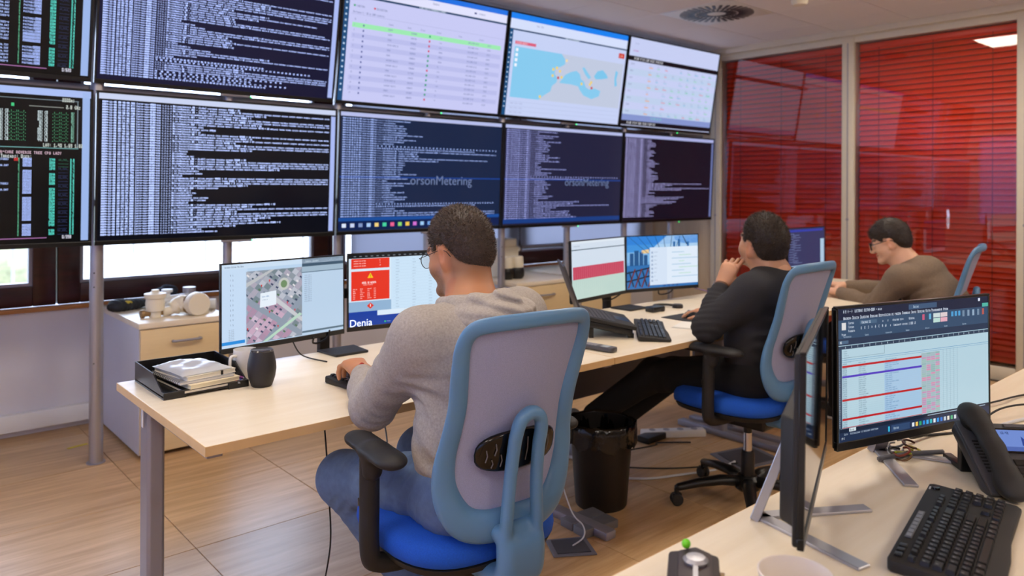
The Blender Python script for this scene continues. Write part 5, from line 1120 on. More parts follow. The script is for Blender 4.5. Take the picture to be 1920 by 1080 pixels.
jS.fold((2.86, 2.2, .5), (0, 1, .5), .05, .005, .1); cloth(jS, 'trousers', man2, B2, M_BLKPANT, .0075)
kS = SDF(); b2 = np.array(B2); kS.cone(np.array([2.79, 2.46, .33])-b2, np.array([2.715, 2.585, .22])-b2, .038, .042, .02); kS.cone(np.array([2.72, 2.58, .22])-b2, np.array([2.67, 2.66, .20])-b2, .04, .036, .02); link('sock', kS.mesh('sock', .006), man2, mat('blue_sock', '2c4a78', .9), smooth=True)
shoe(man2, B2, (2.70, 2.61, .24), (-.5, .85, .0), mat('grey_shoe', '8c8e96', .7), M_WHITE); shoe(man2, B2, (2.83, 2.62, .095), (-.3, 1, 0), mat('grey_shoe', '8c8e96', .7), M_WHITE)
wv = Vector(LW)-Vector(LE); wv.normalize(); wc = Vector(LW)-wv*.012-Vector(B2)
u_ = wv.cross(Vector((0, 0, 1))).normalized(); v_ = wv.cross(u_)
wt = MB().tube([wc+(u_*math.cos(a)+v_*math.sin(a))*.0305 for a in np.linspace(0, 2*math.pi, 18, endpoint=False)], .010, 8, closed=True, sx=.25, sy=1.0, up=[tuple(u_*math.cos(a)+v_*math.sin(a)) for a in np.linspace(0, 2*math.pi, 18, endpoint=False)]).build('watch', mat('brown_strap', '6a4632', .6), man2, smooth=True)
for sg in (-1, 1):
    c_ = wc+(u_*math.cos(R(200 if sg > 0 else 20))+v_*math.sin(R(200 if sg > 0 else 20)))*.032; MB().lathe([(.001, -.012), (.012, -.012), (.012, .012), (.001, .012)], 12, M=Matrix.Translation(c_) @ wv.to_track_quat('Z', 'Y').to_matrix().to_4x4() @ Matrix.Diagonal((.35, 1, 1, 1))).build('watch_case', M_SILVER, wt, smooth='auto')
# ---------------------------------------------------------------- man in the brown jumper
B3 = (4.60, 1.68, 0); O3 = (4.555, 1.850, 1.075); F3 = frame(R(104), R(-16), 0)
nb = (4.575, 1.765, .945); LS, RS = (4.42, 1.745, .88), (4.76, 1.74, .88); LE, RE = (4.385, 1.88, .715), (4.86, 1.93, .76); LW, RW = (4.44, 2.105, .772), (4.64, 2.17, .785)
S = SDF(); P3 = head(S, O3, F3, 1.0); neck(S, P3, nb, .057); S.cone(nb, (4.6, 1.68, .66), .07, .1, .05); S.cone(LS, RS, .05, .05, .05)
for a, b, c in ((LS, LE, LW), (RS, RE, RW)): S.cone(a, b, .042, .034, .03); S.cone(b, c, .034, .025, .02)
hand(S, LW, (.04, .22, .0), (0, 0, -1), -1, (.5, .45, .5, .5), (.7, .4), .14); hand(S, RW, (-.14, .16, .01), (0, 0, -1), 1, (.45, .45, .5, .5), (.7, .4), .14)
man3 = skin_obj(S, B3, 'man in a brown jumper and dark glasses at the desk by the red blinds', O3, F3, 'd8a88c')
HL3 = [(-.14, -.075), (-.07, -.072), (-.035, -.060), (-.018, -.020), (-.004, .012), (.03, .015), (.040, -.012), (.056, -.012), (.064, .022), (.09, .042), (.13, .050)]
hair_obj(hair_cap(O3, F3, HL3, .008, .014, extra=[((0, .066, .072), (.060, .032, .032))]), man3, B3, O3, F3, 6000, .024, ['2c1f18', '38281f', '20160f', '453226'], (.1, .7, -.3), lift=.25)
glasses(man3, B3, P3, mat('dark_frame', '141416', .3), .026, t=.0024)
fS = SDF(); fv = (0, 1, .3)
fS.cone((4.60, 1.615, .57), (4.60, 1.60, .72), .155, .158, .06, fv, 1.2); fS.cone((4.60, 1.60, .72), (4.59, 1.69, .86), .158, .152, .06, fv, 1.2); fS.cone(LS, RS, .076, .076, .06); fS.cone((4.58, 1.72, .90), (4.576, 1.765, .945), .085, .064, .04)
for a, b, c in ((LS, LE, LW), (RS, RE, RW)):
    a, b, c = map(np.array, (a, b, c)); fS.cone(a, b, .074, .058, .045); fS.cone(b, b+(c-b)*.6, .058, .048, .03); fS.cone(b+(c-b)*.6, b+(c-b)*.9, .046, .038, .02)
fS.fold(LE, (.1, .9, .3), .036, .005, .08); fS.fold((4.46, 1.70, .78), (.1, .5, .8), .06, .005, .1)
cloth(fS, 'jumper', man3, B3, M_BROWNKNIT, .0075)
jS = SDF(); jS.cone((4.52, 1.65, .57), (4.68, 1.65, .57), .10, .10, .05)
for a, b, c in (((4.52, 1.70, .57), (4.47, 2.12, .52), (4.47, 2.12, .10)), ((4.68, 1.70, .57), (4.72, 2.12, .52), (4.72, 2.12, .10))): jS.cone(a, b, .09, .074, .05); jS.cone(b, c, .07, .055, .03)
cloth(jS, 'trousers', man3, B3, M_BLKPANT, .009)
shoe(man3, B3, (4.47, 2.12, .095), (0, 1, 0), M_BLACKM, M_WHITE); shoe(man3, B3, (4.72, 2.12, .095), (0, 1, 0), M_BLACKM, M_WHITE)
# ================================================================== THINGS ON THE DESKS
def keyboard(loc, rz, label, L_=.44, D_=.145, separate=False, strip=False, m=None):
    e = empty('keyboard', loc, rz=rz, label=label, cat='keyboard', group='black keyboards'); m = m or M_BLACKM
    wav = [(-L_/2, -D_/2+.004), (-L_/2+.012, -D_/2-.004), (-.06, -D_/2-.004), (.02, -D_/2+.002), (L_/2-.012, -D_/2-.002), (L_/2, -D_/2+.006), (L_/2, D_/2-.008), (L_/2-.008, D_/2), (-L_/2+.008, D_/2), (-L_/2, D_/2-.008)]
    c = MB(); n = len(wav); hgt = lambda y: .012+.010*(y+D_/2)/D_
    c.add([(x, y, .002) for x, y in wav]+[(x, y, hgt(y)) for x, y in wav], [tuple(range(n))[::-1], tuple(range(n, 2*n))]+[(i, (i+1) % n, n+(i+1) % n, n+i) for i in range(n)]).build('case', m, e, bevel=.003, smooth='auto')
    p = .0186; x0 = -L_/2+.016; keys = []
    ytop = D_/2-(.034 if strip else .016)
    rows = [(ytop, [1]+[.0]+[1]*4+[-.5]+[1]*4+[-.5]+[1]*4, .8), (ytop-.021, [1]*13+[2.0], 1), (ytop-.021-p, [1.5]+[1]*12+[1.5], 1), (ytop-.021-2*p, [1.75]+[1]*11+[2.25], 1), (ytop-.021-3*p, [1.25]+[1]*11+[2.75], 1), (ytop-.021-4*p, [1.25, 1.25, 1.25, 6.25, 1.25, 1.25, 1.25, 1.25], 1)]
    for y, ws, hs in rows:
        x = x0
        for w_ in ws:
            if w_ > 0: keys.append((x+w_*p/2, y, w_, hs))
            x += abs(w_)*p if w_ != 0 else .5*p
        x = x0+15.3*p
        yi = rows.index((y, ws, hs))
        for k in range(3):
            if yi in (0, 1, 2) or (yi == 5) or (yi == 4 and k == 1): keys.append((x+(k+.5)*p, y, 1, hs))
        x = x0+18.6*p
        for k in range(4):
            if yi >= 1: keys.append((x+(k+.5)*p, y, 1, hs))
    keys = [k for k in keys if k[0]+k[2]*p/2 < L_/2-.006]
    def kmesh(w_, hs):
        mb = MB(); a, b, t = w_*p/2-.0013, p*hs/2-.0013, .0032; q = .0022
        mb.add([(-a, -b, 0), (a, -b, 0), (a, b, 0), (-a, b, 0), (-a+q, -b+q*.7, .0072), (a-q, -b+q*.7, .0072), (a-q, b-q, .0078), (-a+q, b-q, .0078)], [(3, 2, 1, 0), (4, 5, 6, 7), (0, 1, 5, 4), (1, 2, 6, 5), (2, 3, 7, 6), (3, 0, 4, 7)]); return mb
    slope = math.atan(.010/D_); cache = {}
    if separate:
        legends = iter('Q1234567890'*20)
        lm = {}
        for x, y, w_, hs in keys:
            if (w_, hs) not in cache: o = kmesh(w_, hs).build('key', M_BLACK, e, bevel=.0007, seg=1); cache[(w_, hs)] = o.data
            else: o = link('key', cache[(w_, hs)], e)
            o.location = (x, y, hgt(y)-.0005); o.rotation_euler = (slope, 0, 0)
            if w_ <= 1.5 and hs == 1 and x < x0+15*p or (x > x0+18*p):
                ch = random.choice('QWERTYUIOPASDFGHJKLZXCVBNM0123456789')
                if ch not in lm:
                    g = GQ[ch]*.00085; V = []; F = []
                    for (a_, b_, c_, d_) in g: k0 = len(V); V += [(a_, b_, 0), (c_, b_, 0), (c_, d_, 0), (a_, d_, 0)]; F.append((k0, k0+1, k0+2, k0+3))
                    lm[ch] = bpy.data.meshes.new('legend'); lm[ch].from_pydata(V, [], F); lm[ch].materials.append(mat('legend_print', 'a8acb4', .6))
                lo = link('legend', lm[ch], o, loc=(-.0045, -.0005, .0080), rot=(R(2.6), 0, 0))
    else:
        mb = MB()
        for x, y, w_, hs in keys:
            k = kmesh(w_, hs); mb.add([Vector(v)+Vector((x, y, hgt(y)-.0005)) for v in k.v], k.f)
        mb.build('keys', M_BLACK, e)['kind'] = 'stuff'
    if strip:
        boxo('media_bar', -L_/2+.11, -L_/2+.25, D_/2-.020, D_/2-.008, hgt(D_/2)-.001, hgt(D_/2)+.0012, mat('media_bar_grey', '55585f', .35), e, bevel=.001)
        for k in range(7): boxo('media_key', -L_/2+.115+k*.019, -L_/2+.129+k*.019, D_/2-.018, D_/2-.010, hgt(D_/2)+.001, hgt(D_/2)+.002, mat('media_key', '7c8088', .4), e)
        for k, x in enumerate((-L_/2+.03, -L_/2+.05, -L_/2+.07)): boxo('media_key', x-.007, x+.007, D_/2-.02, D_/2-.008, hgt(D_/2)-.001, hgt(D_/2)+.003, M_BLACK, e, bevel=.001)
        MB().lathe([(.001, .006), (.007, .005), (.008, 0)], 14, M=TR(L_/2-.03, D_/2-.016, hgt(D_/2)-.002)).build('power_button', M_BLACKG, e, smooth='auto')
        MB().box(L_/2-.042, L_/2-.026, D_/2-.007, D_/2-.004, hgt(D_/2)-.0005, hgt(D_/2)+.0004).build('maker_mark', mat('legend_print', 'a8acb4', .6), e)
    return e
keyboard((1.535+.01, .505, ZD), R(11), 'large black keyboard on the foreground desk', L_=.425, D_=.162, separate=True, strip=True)
keyboard((1.415, 2.235, ZD), R(6), 'black keyboard under the hands of the man in the hoodie', L_=.44, D_=.16)
keyboard((2.725, 2.15, ZD), R(42), 'black keyboard standing askew beside the laptop', L_=.45, D_=.135)
keyboard((4.62, 2.34, ZD), R(0), 'black keyboard in front of the man in brown', L_=.42, D_=.14)
# letter tray
e = empty('letter_tray', (.853, 2.562, ZD), label='black plastic letter tray at the left end of the nearest desk', cat='letter tray'); m_ = M_BLACK
W2, D2 = .131, .150
boxo('bottom', -W2, W2, -D2, D2, .006, .010, m_, e)
boxo('back_wall', -W2, W2, D2-.004, D2, .004, .066, m_, e, bevel=.001, seg=1)
for s_ in (-1, 1):
    MB().add([(s_*W2, -D2, .0), (s_*W2, D2, .0), (s_*W2, D2, .066), (s_*W2, -.04, .062), (s_*W2, -D2+.02, .022), (s_*W2, -D2, .020)]+[(s_*(W2-.004), -D2, .0), (s_*(W2-.004), D2, .0), (s_*(W2-.004), D2, .066), (s_*(W2-.004), -.04, .062), (s_*(W2-.004), -D2+.02, .022), (s_*(W2-.004), -D2, .020)], [(0, 1, 2, 3, 4, 5), (11, 10, 9, 8, 7, 6)]+[(i, (i+1) % 6, 6+(i+1) % 6, 6+i) for i in range(6)]).build('side_wall', m_, e)
    boxo('front_lip', min(s_*W2, s_*.065), max(s_*W2, s_*.065), -D2-.004, -D2+.006, .0, .022, m_, e, bevel=.001, seg=1)
def book(cx, cy, z, w_, d_, t, rz, cover, label, page='e6dfcc', band=False, spiral=False, name='notebook'):
    e = empty(name, (cx, cy, z), rz=R(rz), label=label, cat='notebook', group='notebooks stacked in the letter tray')
    boxo('pages', -w_/2+.002, w_/2-.002, -d_/2+.002, d_/2-.002, .001, t-.001, mat('pages_'+page, page, .8), e)
    boxo('cover', -w_/2, w_/2, -d_/2, d_/2, t-.0015, t, cover, e, bevel=.0005, seg=1); boxo('cover', -w_/2, w_/2, -d_/2, d_/2, 0, .0015, cover, e, bevel=.0005, seg=1)
    if band: boxo('elastic_band', .03, .037, -d_/2-.001, d_/2+.001, -.0005, t+.0006, M_BLACK, e)
    if spiral:
        for k in range(16): MB().tube([(-w_/2+.002+.005*math.cos(a), -d_/2+.012+k*(d_-.024)/15, t/2+.006*math.sin(a)) for a in np.linspace(0, 2*math.pi, 10, endpoint=False)], .0008, 5, closed=True).build('ring', M_BLACK, e)
    return e
tx, ty, tz = .853, 2.545, ZD+.0105
book(tx+.005, ty-.02, tz, .17, .23, .010, 4, M_BLACKM, 'black-covered notebook at the bottom of the tray stack')
book(tx+.012, ty-.012, tz+.010, .165, .235, .013, 8, mat('cream_cover', 'dccfb0', .6), 'cream notebook low in the tray stack', 'e8dfc0')
book(tx-.002, ty-.005, tz+.023, .175, .22, .009, 5, mat('grey_cover', '9a9a9c', .6), 'spiral-bound notebook in the middle of the tray stack', 'e4e2dc', spiral=True)
book(tx+.006, ty, tz+.032, .165, .215, .013, 10, mat('ivory_cover', 'd8d2c2', .55), 'ivory notebook with a black elastic band', 'e8e2d0', band=True)
pz = MB(); nx, ny = 14, 18
hh_ = lambda u, v: (.013+.0022*math.sin(9*u+4*v)+.0016*math.sin(17*v-6*u+1)+.001*math.sin(31*u+13*v))*min(1, 7*min(u+.02, 1.02-u, v+.02, 1.02-v))
gv = [(-.082+.164*i/nx+.002*math.sin(5*j/ny), -.105+.21*j/ny, hh_(i/nx, j/ny)) for i in range(nx+1) for j in range(ny+1)]; n_ = len(gv); ix = lambda i, j: i*(ny+1)+j
gf = [(ix(i, j), ix(i+1, j), ix(i+1, j+1), ix(i, j+1)) for i in range(nx) for j in range(ny)]
rim = [ix(i, 0) for i in range(nx)]+[ix(nx, j) for j in range(ny)]+[ix(i, ny) for i in range(nx, 0, -1)]+[ix(0, j) for j in range(ny, 0, -1)]
pz.add(gv+[(x, y, 0) for x, y, z in gv], gf+[tuple(n_+k for k in f[::-1]) for f in gf]+[(rim[k], rim[(k+1) % len(rim)], n_+rim[(k+1) % len(rim)], n_+rim[k]) for k in range(len(rim))])
tag(pz.build('pouch', mat('silver_pouch', 'cfd0d2', .28, .3), None, smooth='auto', loc=(tx-.002, ty+.002, tz+.046), rot=(0, 0, R(7))), 'silvery flat pouch lying on top of the tray stack', 'pouch')
for k, (x, y, c, lb) in enumerate([(.945, 2.47, 'b8283a', 'red pen lying in the letter tray'), (.955, 2.48, '2c3e9c', 'blue pen lying in the letter tray'), (.963, 2.50, '70307c', 'purple pen lying in the letter tray')]):
    e = empty('pen', (x, y, ZD+.017+.002*k), rz=R(95+6*k), label=lb, cat='pen', group='pens in the letter tray')
    MB().tube([(-.06, 0, 0), (.055, 0, 0)], .0045, 8).build('barrel', mat('pen_'+c, c, .35), e, smooth='auto'); MB().tube([(-.06, 0, 0), (-.072, 0, 0)], [.004, .001], 8).build('tip', M_SILVER, e); MB().tube([(.03, 0, 0), (.064, 0, 0)], .0052, 8).build('cap', mat('pen_'+c, c, .35), e, smooth='auto')
# tumbler and mug
e = empty('tumbler', (1.018, 2.388, ZD), label='matte black tumbler with a lid beside the letter tray', cat='tumbler')
MB().lathe([(.001, .0), (.030, .0), (.033, .003), (.042, .03), (.0455, .055), (.0445, .075), (.038, .105), (.036, .113), (.033, .113)], 32).build('cup', mat('tumbler_matte', '201f22', .5), e, smooth='auto'); MB().lathe([(.035, .110), (.0365, .115), (.034, .119), (.030, .116), (.001, .1155)], 32).build('lid', mat('smoked_lid', '3a3a3e', .15), e, smooth='auto')
e = empty('mug', (1.022, 2.535, ZD), label='white mug half hidden behind the black tumbler', cat='mug', rz=R(20))
MB().lathe([(.001, 0), (.036, 0), (.038, .003), (.038, .095), (.0355, .095), (.0345, .006), (.001, .005)], 28).build('cup', M_WHITE, e, smooth='auto'); MB().tube(spline([(-.037, 0, .078), (-.06, 0, .078), (-.064, 0, .05), (-.06, 0, .022), (-.037, 0, .02)], 5), .005, 8).build('handle', M_WHITE, e, smooth=True)
tx_ = font_text('lettering', 'NATURA', .014, M_BLACK, e, (.012, -.0385, .05), rot=(math.pi/2, 0, R(12)), align='CENTER', ext=.0008)
# cables at desk 1
cable('monitor_cable', [(1.36, 2.705, .80), (1.37, 2.73, .775), (1.40, 2.74, .77), (1.425, 2.72, .79), (1.43, 2.71, .82)], .004, M_CABLE, 'black cable looping under the aerial map monitor', group='monitor cables')
cable('desk_cable', [(1.27, 2.70, .80), (1.30, 2.68, .745), (1.335, 2.55, .738)], .0025, M_CABLE, 'thin black cord dropping onto the desk behind the tumbler', group='monitor cables')
cable('hanging_cable', [(1.16, 2.25, .70), (1.17, 2.24, .55), (1.175, 2.23, .40), (1.22, 2.3, .2), (1.25, 2.4, .01)], .003, M_CABLE, 'thin black cable hanging under the nearest desk edge')
cable('hanging_cable', [(1.32, 2.3, .70), (1.34, 2.3, .6), (1.40, 2.32, .5), (1.5, 2.4, .44), (1.6, 2.6, .5)], .003, M_CABLE, 'thin black cable sagging behind the knee of the man in jeans')
# laptop on stand
LN = Vector((2.37, 2.235, 0)); rzl = R(50)
e = empty('laptop', (LN.x, LN.y, ZD), rz=rzl, label='open black laptop raised on a stand, seen from its side', cat='laptop')   # local x along hinge, -y towards its user
Ml = TR(0, 0, .085) @ RX(12)
d_ = MB().box(0, .33, -.235, 0, 0, .016, M=Ml).build('base', M_BLACKM, e, bevel=.003, smooth='auto')
kk = MB()
for r in range(6):
    for c in range(15): kk.box(.018+c*.0198, .018+c*.0198+.017, -.03-r*.0195-.017, -.03-r*.0195, .016, .0178, M=Ml)
kk.build('keys', mat('laptop_key', '2c2c32', .5), d_)['kind'] = 'stuff'
MB().box(.11, .22, -.225, -.16, .0161, .0166, M=Ml).build('touchpad', M_BLACK, d_)
Mlid = TR(0, 0, .102) @ RX(-20)
l_ = MB().box(0, .33, 0, .009, 0, .225, M=Mlid).build('lid', mat('laptop_shell', '3c3a40', .4), e, bevel=.002, smooth='auto'); MB().box(.008, .322, -.0006, .0, .012, .217, M=Mlid).build('laptop_display', M_SCREENG, l_)
e = empty('laptop_stand', (LN.x, LN.y, ZD), rz=rzl, label='black cooling stand under the laptop', cat='laptop stand')
MB().box(.015, .315, -.225, -.01, -.030, -.002, M=Ml).build('platform', M_BLACK, e, bevel=.006, smooth='auto')
for x in (.03, .28): MB().box(x, x+.02, -.05, -.03, 0, .06).build('leg', M_BLACK, e); MB().box(x, x+.02, -.225, -.20, 0, .02).build('leg', M_BLACK, e)
MB().box(.05, .28, -.2265, -.225, -.018, -.010, M=Ml).build('blue_light', emit('blue_led', '2848e0', .6), e)
# cordless phone, remote-like, on desk seam
e = empty('cordless_phone', (2.262, 2.05, ZD), rz=R(-82), label='grey cordless phone handset lying across the desk joint', cat='phone')
MB().prism([(-.08, -.022), (-.07, -.026), (.07, -.024), (.08, -.018), (.08, .018), (.07, .024), (-.07, .026), (-.08, .022)], .002, .02).build('body', mat('phone_grey', '4a4a50', .4), e, bevel=.004, smooth='auto')
boxo('display', .02, .055, -.016, .016, .0198, .0206, mat('lcd_grey', 'a8b0b4', .25), e)
for r in range(4):
    for c in range(3): boxo('button', -.055+r*.015, -.044+r*.015, -.017+c*.012, -.008+c*.012, .0198, .0215, mat('phone_button', '9a9aa0', .4), e)
# mouse, pad, papers
tag(boxo('mouse_pad', -.09, .09, -.10, .10, 0, .003, M_BLACKM, None, bevel=.001, seg=1, loc=(3.16, 2.26, ZD)), 'thin black mouse pad by the right hand of the man in the black sweatshirt', 'mouse pad')
def mouse(loc, label):
    e = empty('computer_mouse', loc, rz=R(5), label=label, cat='mouse', group='black computer mice'); s_ = SDF().ell((0, 0, .012), (.031, .055, .024), k=.02).ell((0, -.02, .014), (.03, .04, .024), k=.02); s_.post.append(lambda X, Y, Z, D: np.maximum(D, -Z))
    link('shell', s_.mesh('shell', .003), e, M_BLACK, smooth=True); MB().lathe([(.009, -.004), (.009, .004)], 12, M=TR(0, .03, .028) @ RY(90)).build('wheel', M_ALU, e, smooth='auto'); return e
mouse((3.175, 2.235, ZD+.003), 'black mouse under the hand of the man in the black sweatshirt'); mouse((4.93, 2.30, ZD), 'black mouse on the desk of the man in brown')
for k, (x, y, rz, lb) in enumerate([(2.98, 2.13, 20, 'white papers on the desk left of the mouse pad'), (4.75, 2.45, -8, 'white sheet of paper on the desk of the man in brown')]):
    e = empty('paper_stack', (x, y, ZD), rz=R(rz), label=lb, cat='papers')
    for q in range(4): boxo('sheet', -.085+.003*q, .085+.002*q, -.06, .06-.002*q, .0012*q, .0012*q+.001, M_PAPER, e)
# small clutter by the second monitor pair
boxes = MB().prism([(-.05, -.03), (.05, -.03), (.045, .03), (-.045, .03)], 0, .028)
tag(boxes.build('charger_brick', M_BLACK, None, bevel=.005, smooth='auto', loc=(3.20, 2.50, ZD)), 'small black charger lying in front of the bridge picture monitor', 'charger')
e = empty('headset', (3.30, 2.52, ZD), label='folded black headset on the desk below the bridge picture monitor', cat='headset'); MB().tube(spline([(-.07, -.02, .012), (-.02, .05, .014), (.05, .05, .014), (.09, -.01, .012)], 6), .007, 8).build('headband', M_BLACK, e, smooth=True)
for x in (-.07, .09): MB().lathe([(.001, 0), (.028, 0), (.03, .01), (.026, .02), (.001, .022)], 16).build('ear_cup', M_BLACKM, e, smooth='auto', loc=(x, -.025, 0))
cable('laptop_cable', [(2.62, 2.50, .80), (2.66, 2.56, .76), (2.74, 2.62, .74), (2.86, 2.60, .738), (2.95, 2.52, .738)], .0025, M_CABLE, 'thin black cable curving from the laptop to the pink spreadsheet monitor')
cable('monitor_cable', [(3.05, 2.735, .80), (3.08, 2.75, .775), (3.14, 2.74, .78), (3.16, 2.70, .81)], .004, M_CABLE, 'black cable looping under the pink spreadsheet monitor', group='monitor cables')
cable('monitor_cable', [(3.50, 2.71, .80), (3.54, 2.73, .77), (3.62, 2.72, .775), (3.64, 2.70, .81)], .004, M_CABLE, 'black cable looping under the bridge picture monitor', group='monitor cables')
cable('violet_cable', [(3.72, 2.70, .85), (3.78, 2.68, .80), (3.86, 2.62, .77)], .003, M_CABLEV, 'violet network cable hanging right of the bridge picture monitor')
tag(boxo('junction_box', -.04, .04, -.03, .03, 0, .055, mat('dark_grey_box', '3c3a40', .5), None, bevel=.004, loc=(3.90, 2.60, ZD)), 'small dark grey box on the desk left of the lit phone', 'box')

def desk_phone(loc, rz, label, tilt=31):
    """local: user at -y, handset on the left (-x)"""
    e = empty('desk_phone', loc, rz=rz, label=label, cat='phone', group='black desk phones')
    Mp = TR(0, 0, .045) @ RX(tilt)
    MB().prism([(-.075, -.10), (.115, -.10), (.118, -.09), (.118, .095), (.11, .102), (-.07, .102), (-.078, .095), (-.078, -.09)], -.014, .012, M=Mp).build('body', mat('phone_body', '3a3a3e', .45), e, bevel=.004, smooth='auto')
    sc = MB().box(.0, .10, .015, .085, .012, .0135, M=Mp).build('display_frame', M_BLACKG, e); 
    d = Draw(.09, .06); d.R(0, 0, 1, 1, '6c88cc', 0); d.R(.0, .8, 1, 1, '4c64a8', 1); d.text(.08, .1, .12, '10:42', '203060'); d.pg([(.45, .75), (.52, .3), (.62, .6), (.72, .3), (.8, .75), (.73, .75), (.70, .5), (.62, .72), (.54, .5), (.52, .75)], '28408c', 3)
    q = d.build('phone_picture', sc, off=0); q.matrix_local = Mp @ TR(.05, .02, .0137) @ RX(-90)
    for r in range(4):
        for c in range(3): MB().box(.008+c*.031, .032+c*.031, -.085+r*.022, -.069+r*.022, .012, .0155, M=Mp).build('button', M_BLACK, e, bevel=.001, seg=1)
    MB().box(.03, .085, .090, .099, .012, .0132, M=Mp).build('name_plate', mat('plate_grey', '55565c', .4), e)
    MB().prism([(-.076, -.10), (-.004, -.10), (-.004, .10), (-.076, .10)], .012, .02, M=Mp).build('cradle', mat('cradle_grey', '4a4a50', .4), e, bevel=.003, smooth='auto')
    gr = MB()
    for k in range(10): gr.box(-.062, -.018, -.045+k*.009, -.041+k*.009, .0195, .021, M=Mp)
    gr.build('speaker_grille', M_BLACK, e)['kind'] = 'stuff'
    s_ = SDF(); T_ = lambda x, y, z: tuple(Mp @ Vector((x, y, z)))
    pts = [(-.042, -.108, .040), (-.042, -.06, .049), (-.042, 0, .052), (-.042, .06, .049), (-.042, .108, .040)]
    nrm = tuple(Mp.to_3x3() @ Vector((0, 0, 1)))
    for a, b in zip(pts[:-1], pts[1:]): s_.cone(T_(*a), T_(*b), .024, .024, .010, nrm, 2.0)
    for sg in (-1, 1): s_.cone(T_(-.042, sg*.092, .038), T_(-.042, sg*.088, .028), .03, .026, .02, nrm, 1.3)
    link('handset', s_.mesh('handset', .004), e, M_BLACKM, smooth=True)
    MB().box(-.07, -.05, .06, .15, 0, .012).box(.085, .105, .06, .15, 0, .012).box(-.07, .105, .055, .075, 0, .09).build('stand', M_BLACK, e, bevel=.002)
    return e
desk_phone((1.925, .535, ZD), R(42-90), 'large black desk phone with a blue display at the right edge')
desk_phone((3.99, 2.47, ZD), R(75-90), 'black desk phone with a lit violet display behind the man in the black sweatshirt')
# cup and gadget at the bottom edge
e = empty('bowl_cup', (1.035, .553, ZD), label='wide white cup cut off by the bottom of the picture', cat='cup')
MB().lathe([(.001, 0), (.032, 0), (.034, .004), (.046, .05), (.053, .09), (.0505, .091), (.043, .05), (.03, .008), (.001, .007)], 32).build('cup', mat('cup_white', 'dcd2c8', .35), e, smooth='auto')
e = empty('meter_module', (1.0, .70, ZD), rz=R(35), label='dark brown electronic module with a green knob on the foreground desk', cat='electronic module')
MB().prism([(-.09, -.03), (.06, -.03), (.075, .0), (.06, .035), (-.09, .035)], .0, .035).build('case', mat('dark_brown_case', '2c2226', .5), e, bevel=.004, smooth='auto')
MB().prism([(-.06, -.02), (.04, -.02), (.055, .0), (.04, .022), (-.06, .022)], .035, .048).build('lid', mat('dark_brown_lid', '3c3236', .5), e, bevel=.003, smooth='auto')
for k in range(4): boxo('terminal', -.08+k*.03, -.06+k*.03, -.036, -.03, .008, .028, M_BRASS, e, bevel=.001)
MB().lathe([(.014, .0), (.016, .004), (.012, .008), (.001, .009)], 16, M=TR(.01, 0, .048)).build('metal_seal', M_SILVER, e, smooth='auto'); MB().box(-.05, .0, -.003, .003, .048, .052).build('seal_strip', M_SILVER, e)
s_ = SDF().ell((.045, .012, .055), (.006, .006, .007)); link('green_knob', s_.mesh('green_knob', .002), e, mat('lime_green', '70d020', .4), smooth=True)
e.scale = (1.25, 1.25, 1.15)
# loose cables and small heap behind M6
cable('loose_cable', [(2.02, .79, .755), (2.15, .76, .738), (2.3, .68, .738), (2.42, .62, .738)], .004, M_CABLE, 'black cable running behind the spreadsheet monitor', group='loose cables on the foreground desk')
cable('monitor_cable', [(1.93, .735, .80), (1.96, .75, .775), (2.02, .735, .775), (2.04, .715, .80)], .005, M_CABLE, 'thick black cable looping below the spreadsheet monitor', group='monitor cables')
cable('loose_cable', [(2.45, .80, .738), (2.6, .75, .745), (2.75, .73, .74), (3.0, .66, .738), (3.2, .62, .738)], .003, M_CABLE, 'thin black cable curving near the far edge of the right foreground desk', group='loose cables on the foreground desk')
cable('loose_cable', [(2.36, .72, .738), (2.46, .70, .76), (2.58, .66, .76), (2.72, .60, .74), (2.9, .55, .738)], .003, M_CABLE, 'thin black cable arching over the right foreground desk', group='loose cables on the foreground desk')
cable('loose_cable', [(2.28, .62, .738), (2.38, .60, .745), (2.5, .55, .76), (2.62, .47, .74)], .003, M_CABLE, 'thin black cable nearest the phone on the right foreground desk', group='loose cables on the foreground desk')
cable('white_cable', [(2.34, .68, .738), (2.5, .64, .74), (2.7, .56, .74), (2.95, .47, .738)], .005, M_CABLEW, 'white cable lying across the right foreground desk')
cable('phone_cable', [(1.84, .775, .742), (1.92, .74, .745), (2.0, .69, .745)], .006, mat('grey_cable', '5c5c62', .5), 'grey cable running to the foot of the desk phone')
e = empty('key_bundle', (1.925, .765, ZD), label='small heap of coloured wires and connectors by the monitor foot', cat='wires')
for k in range(9):
    c = ['6a4a2c', 'b8a838', '8c8c90', '5c2c20', 'a8a8ac', '3c3c40', '98a020', '7c3020', '9c9ca4'][k]; a0 = random.uniform(0, 6.28); x, y = random.uniform(-.03, .05), random.uniform(-.025, .025)
    MB().tube([(x+.022*math.cos(a), y+.016*math.sin(a), .006+.004*(k % 4)+.006*math.sin(a+a0)) for a in np.linspace(a0, a0+4.6, 9)], .0028, 6).build('wire', mat('wire_'+c, c, .45), e, smooth=True)
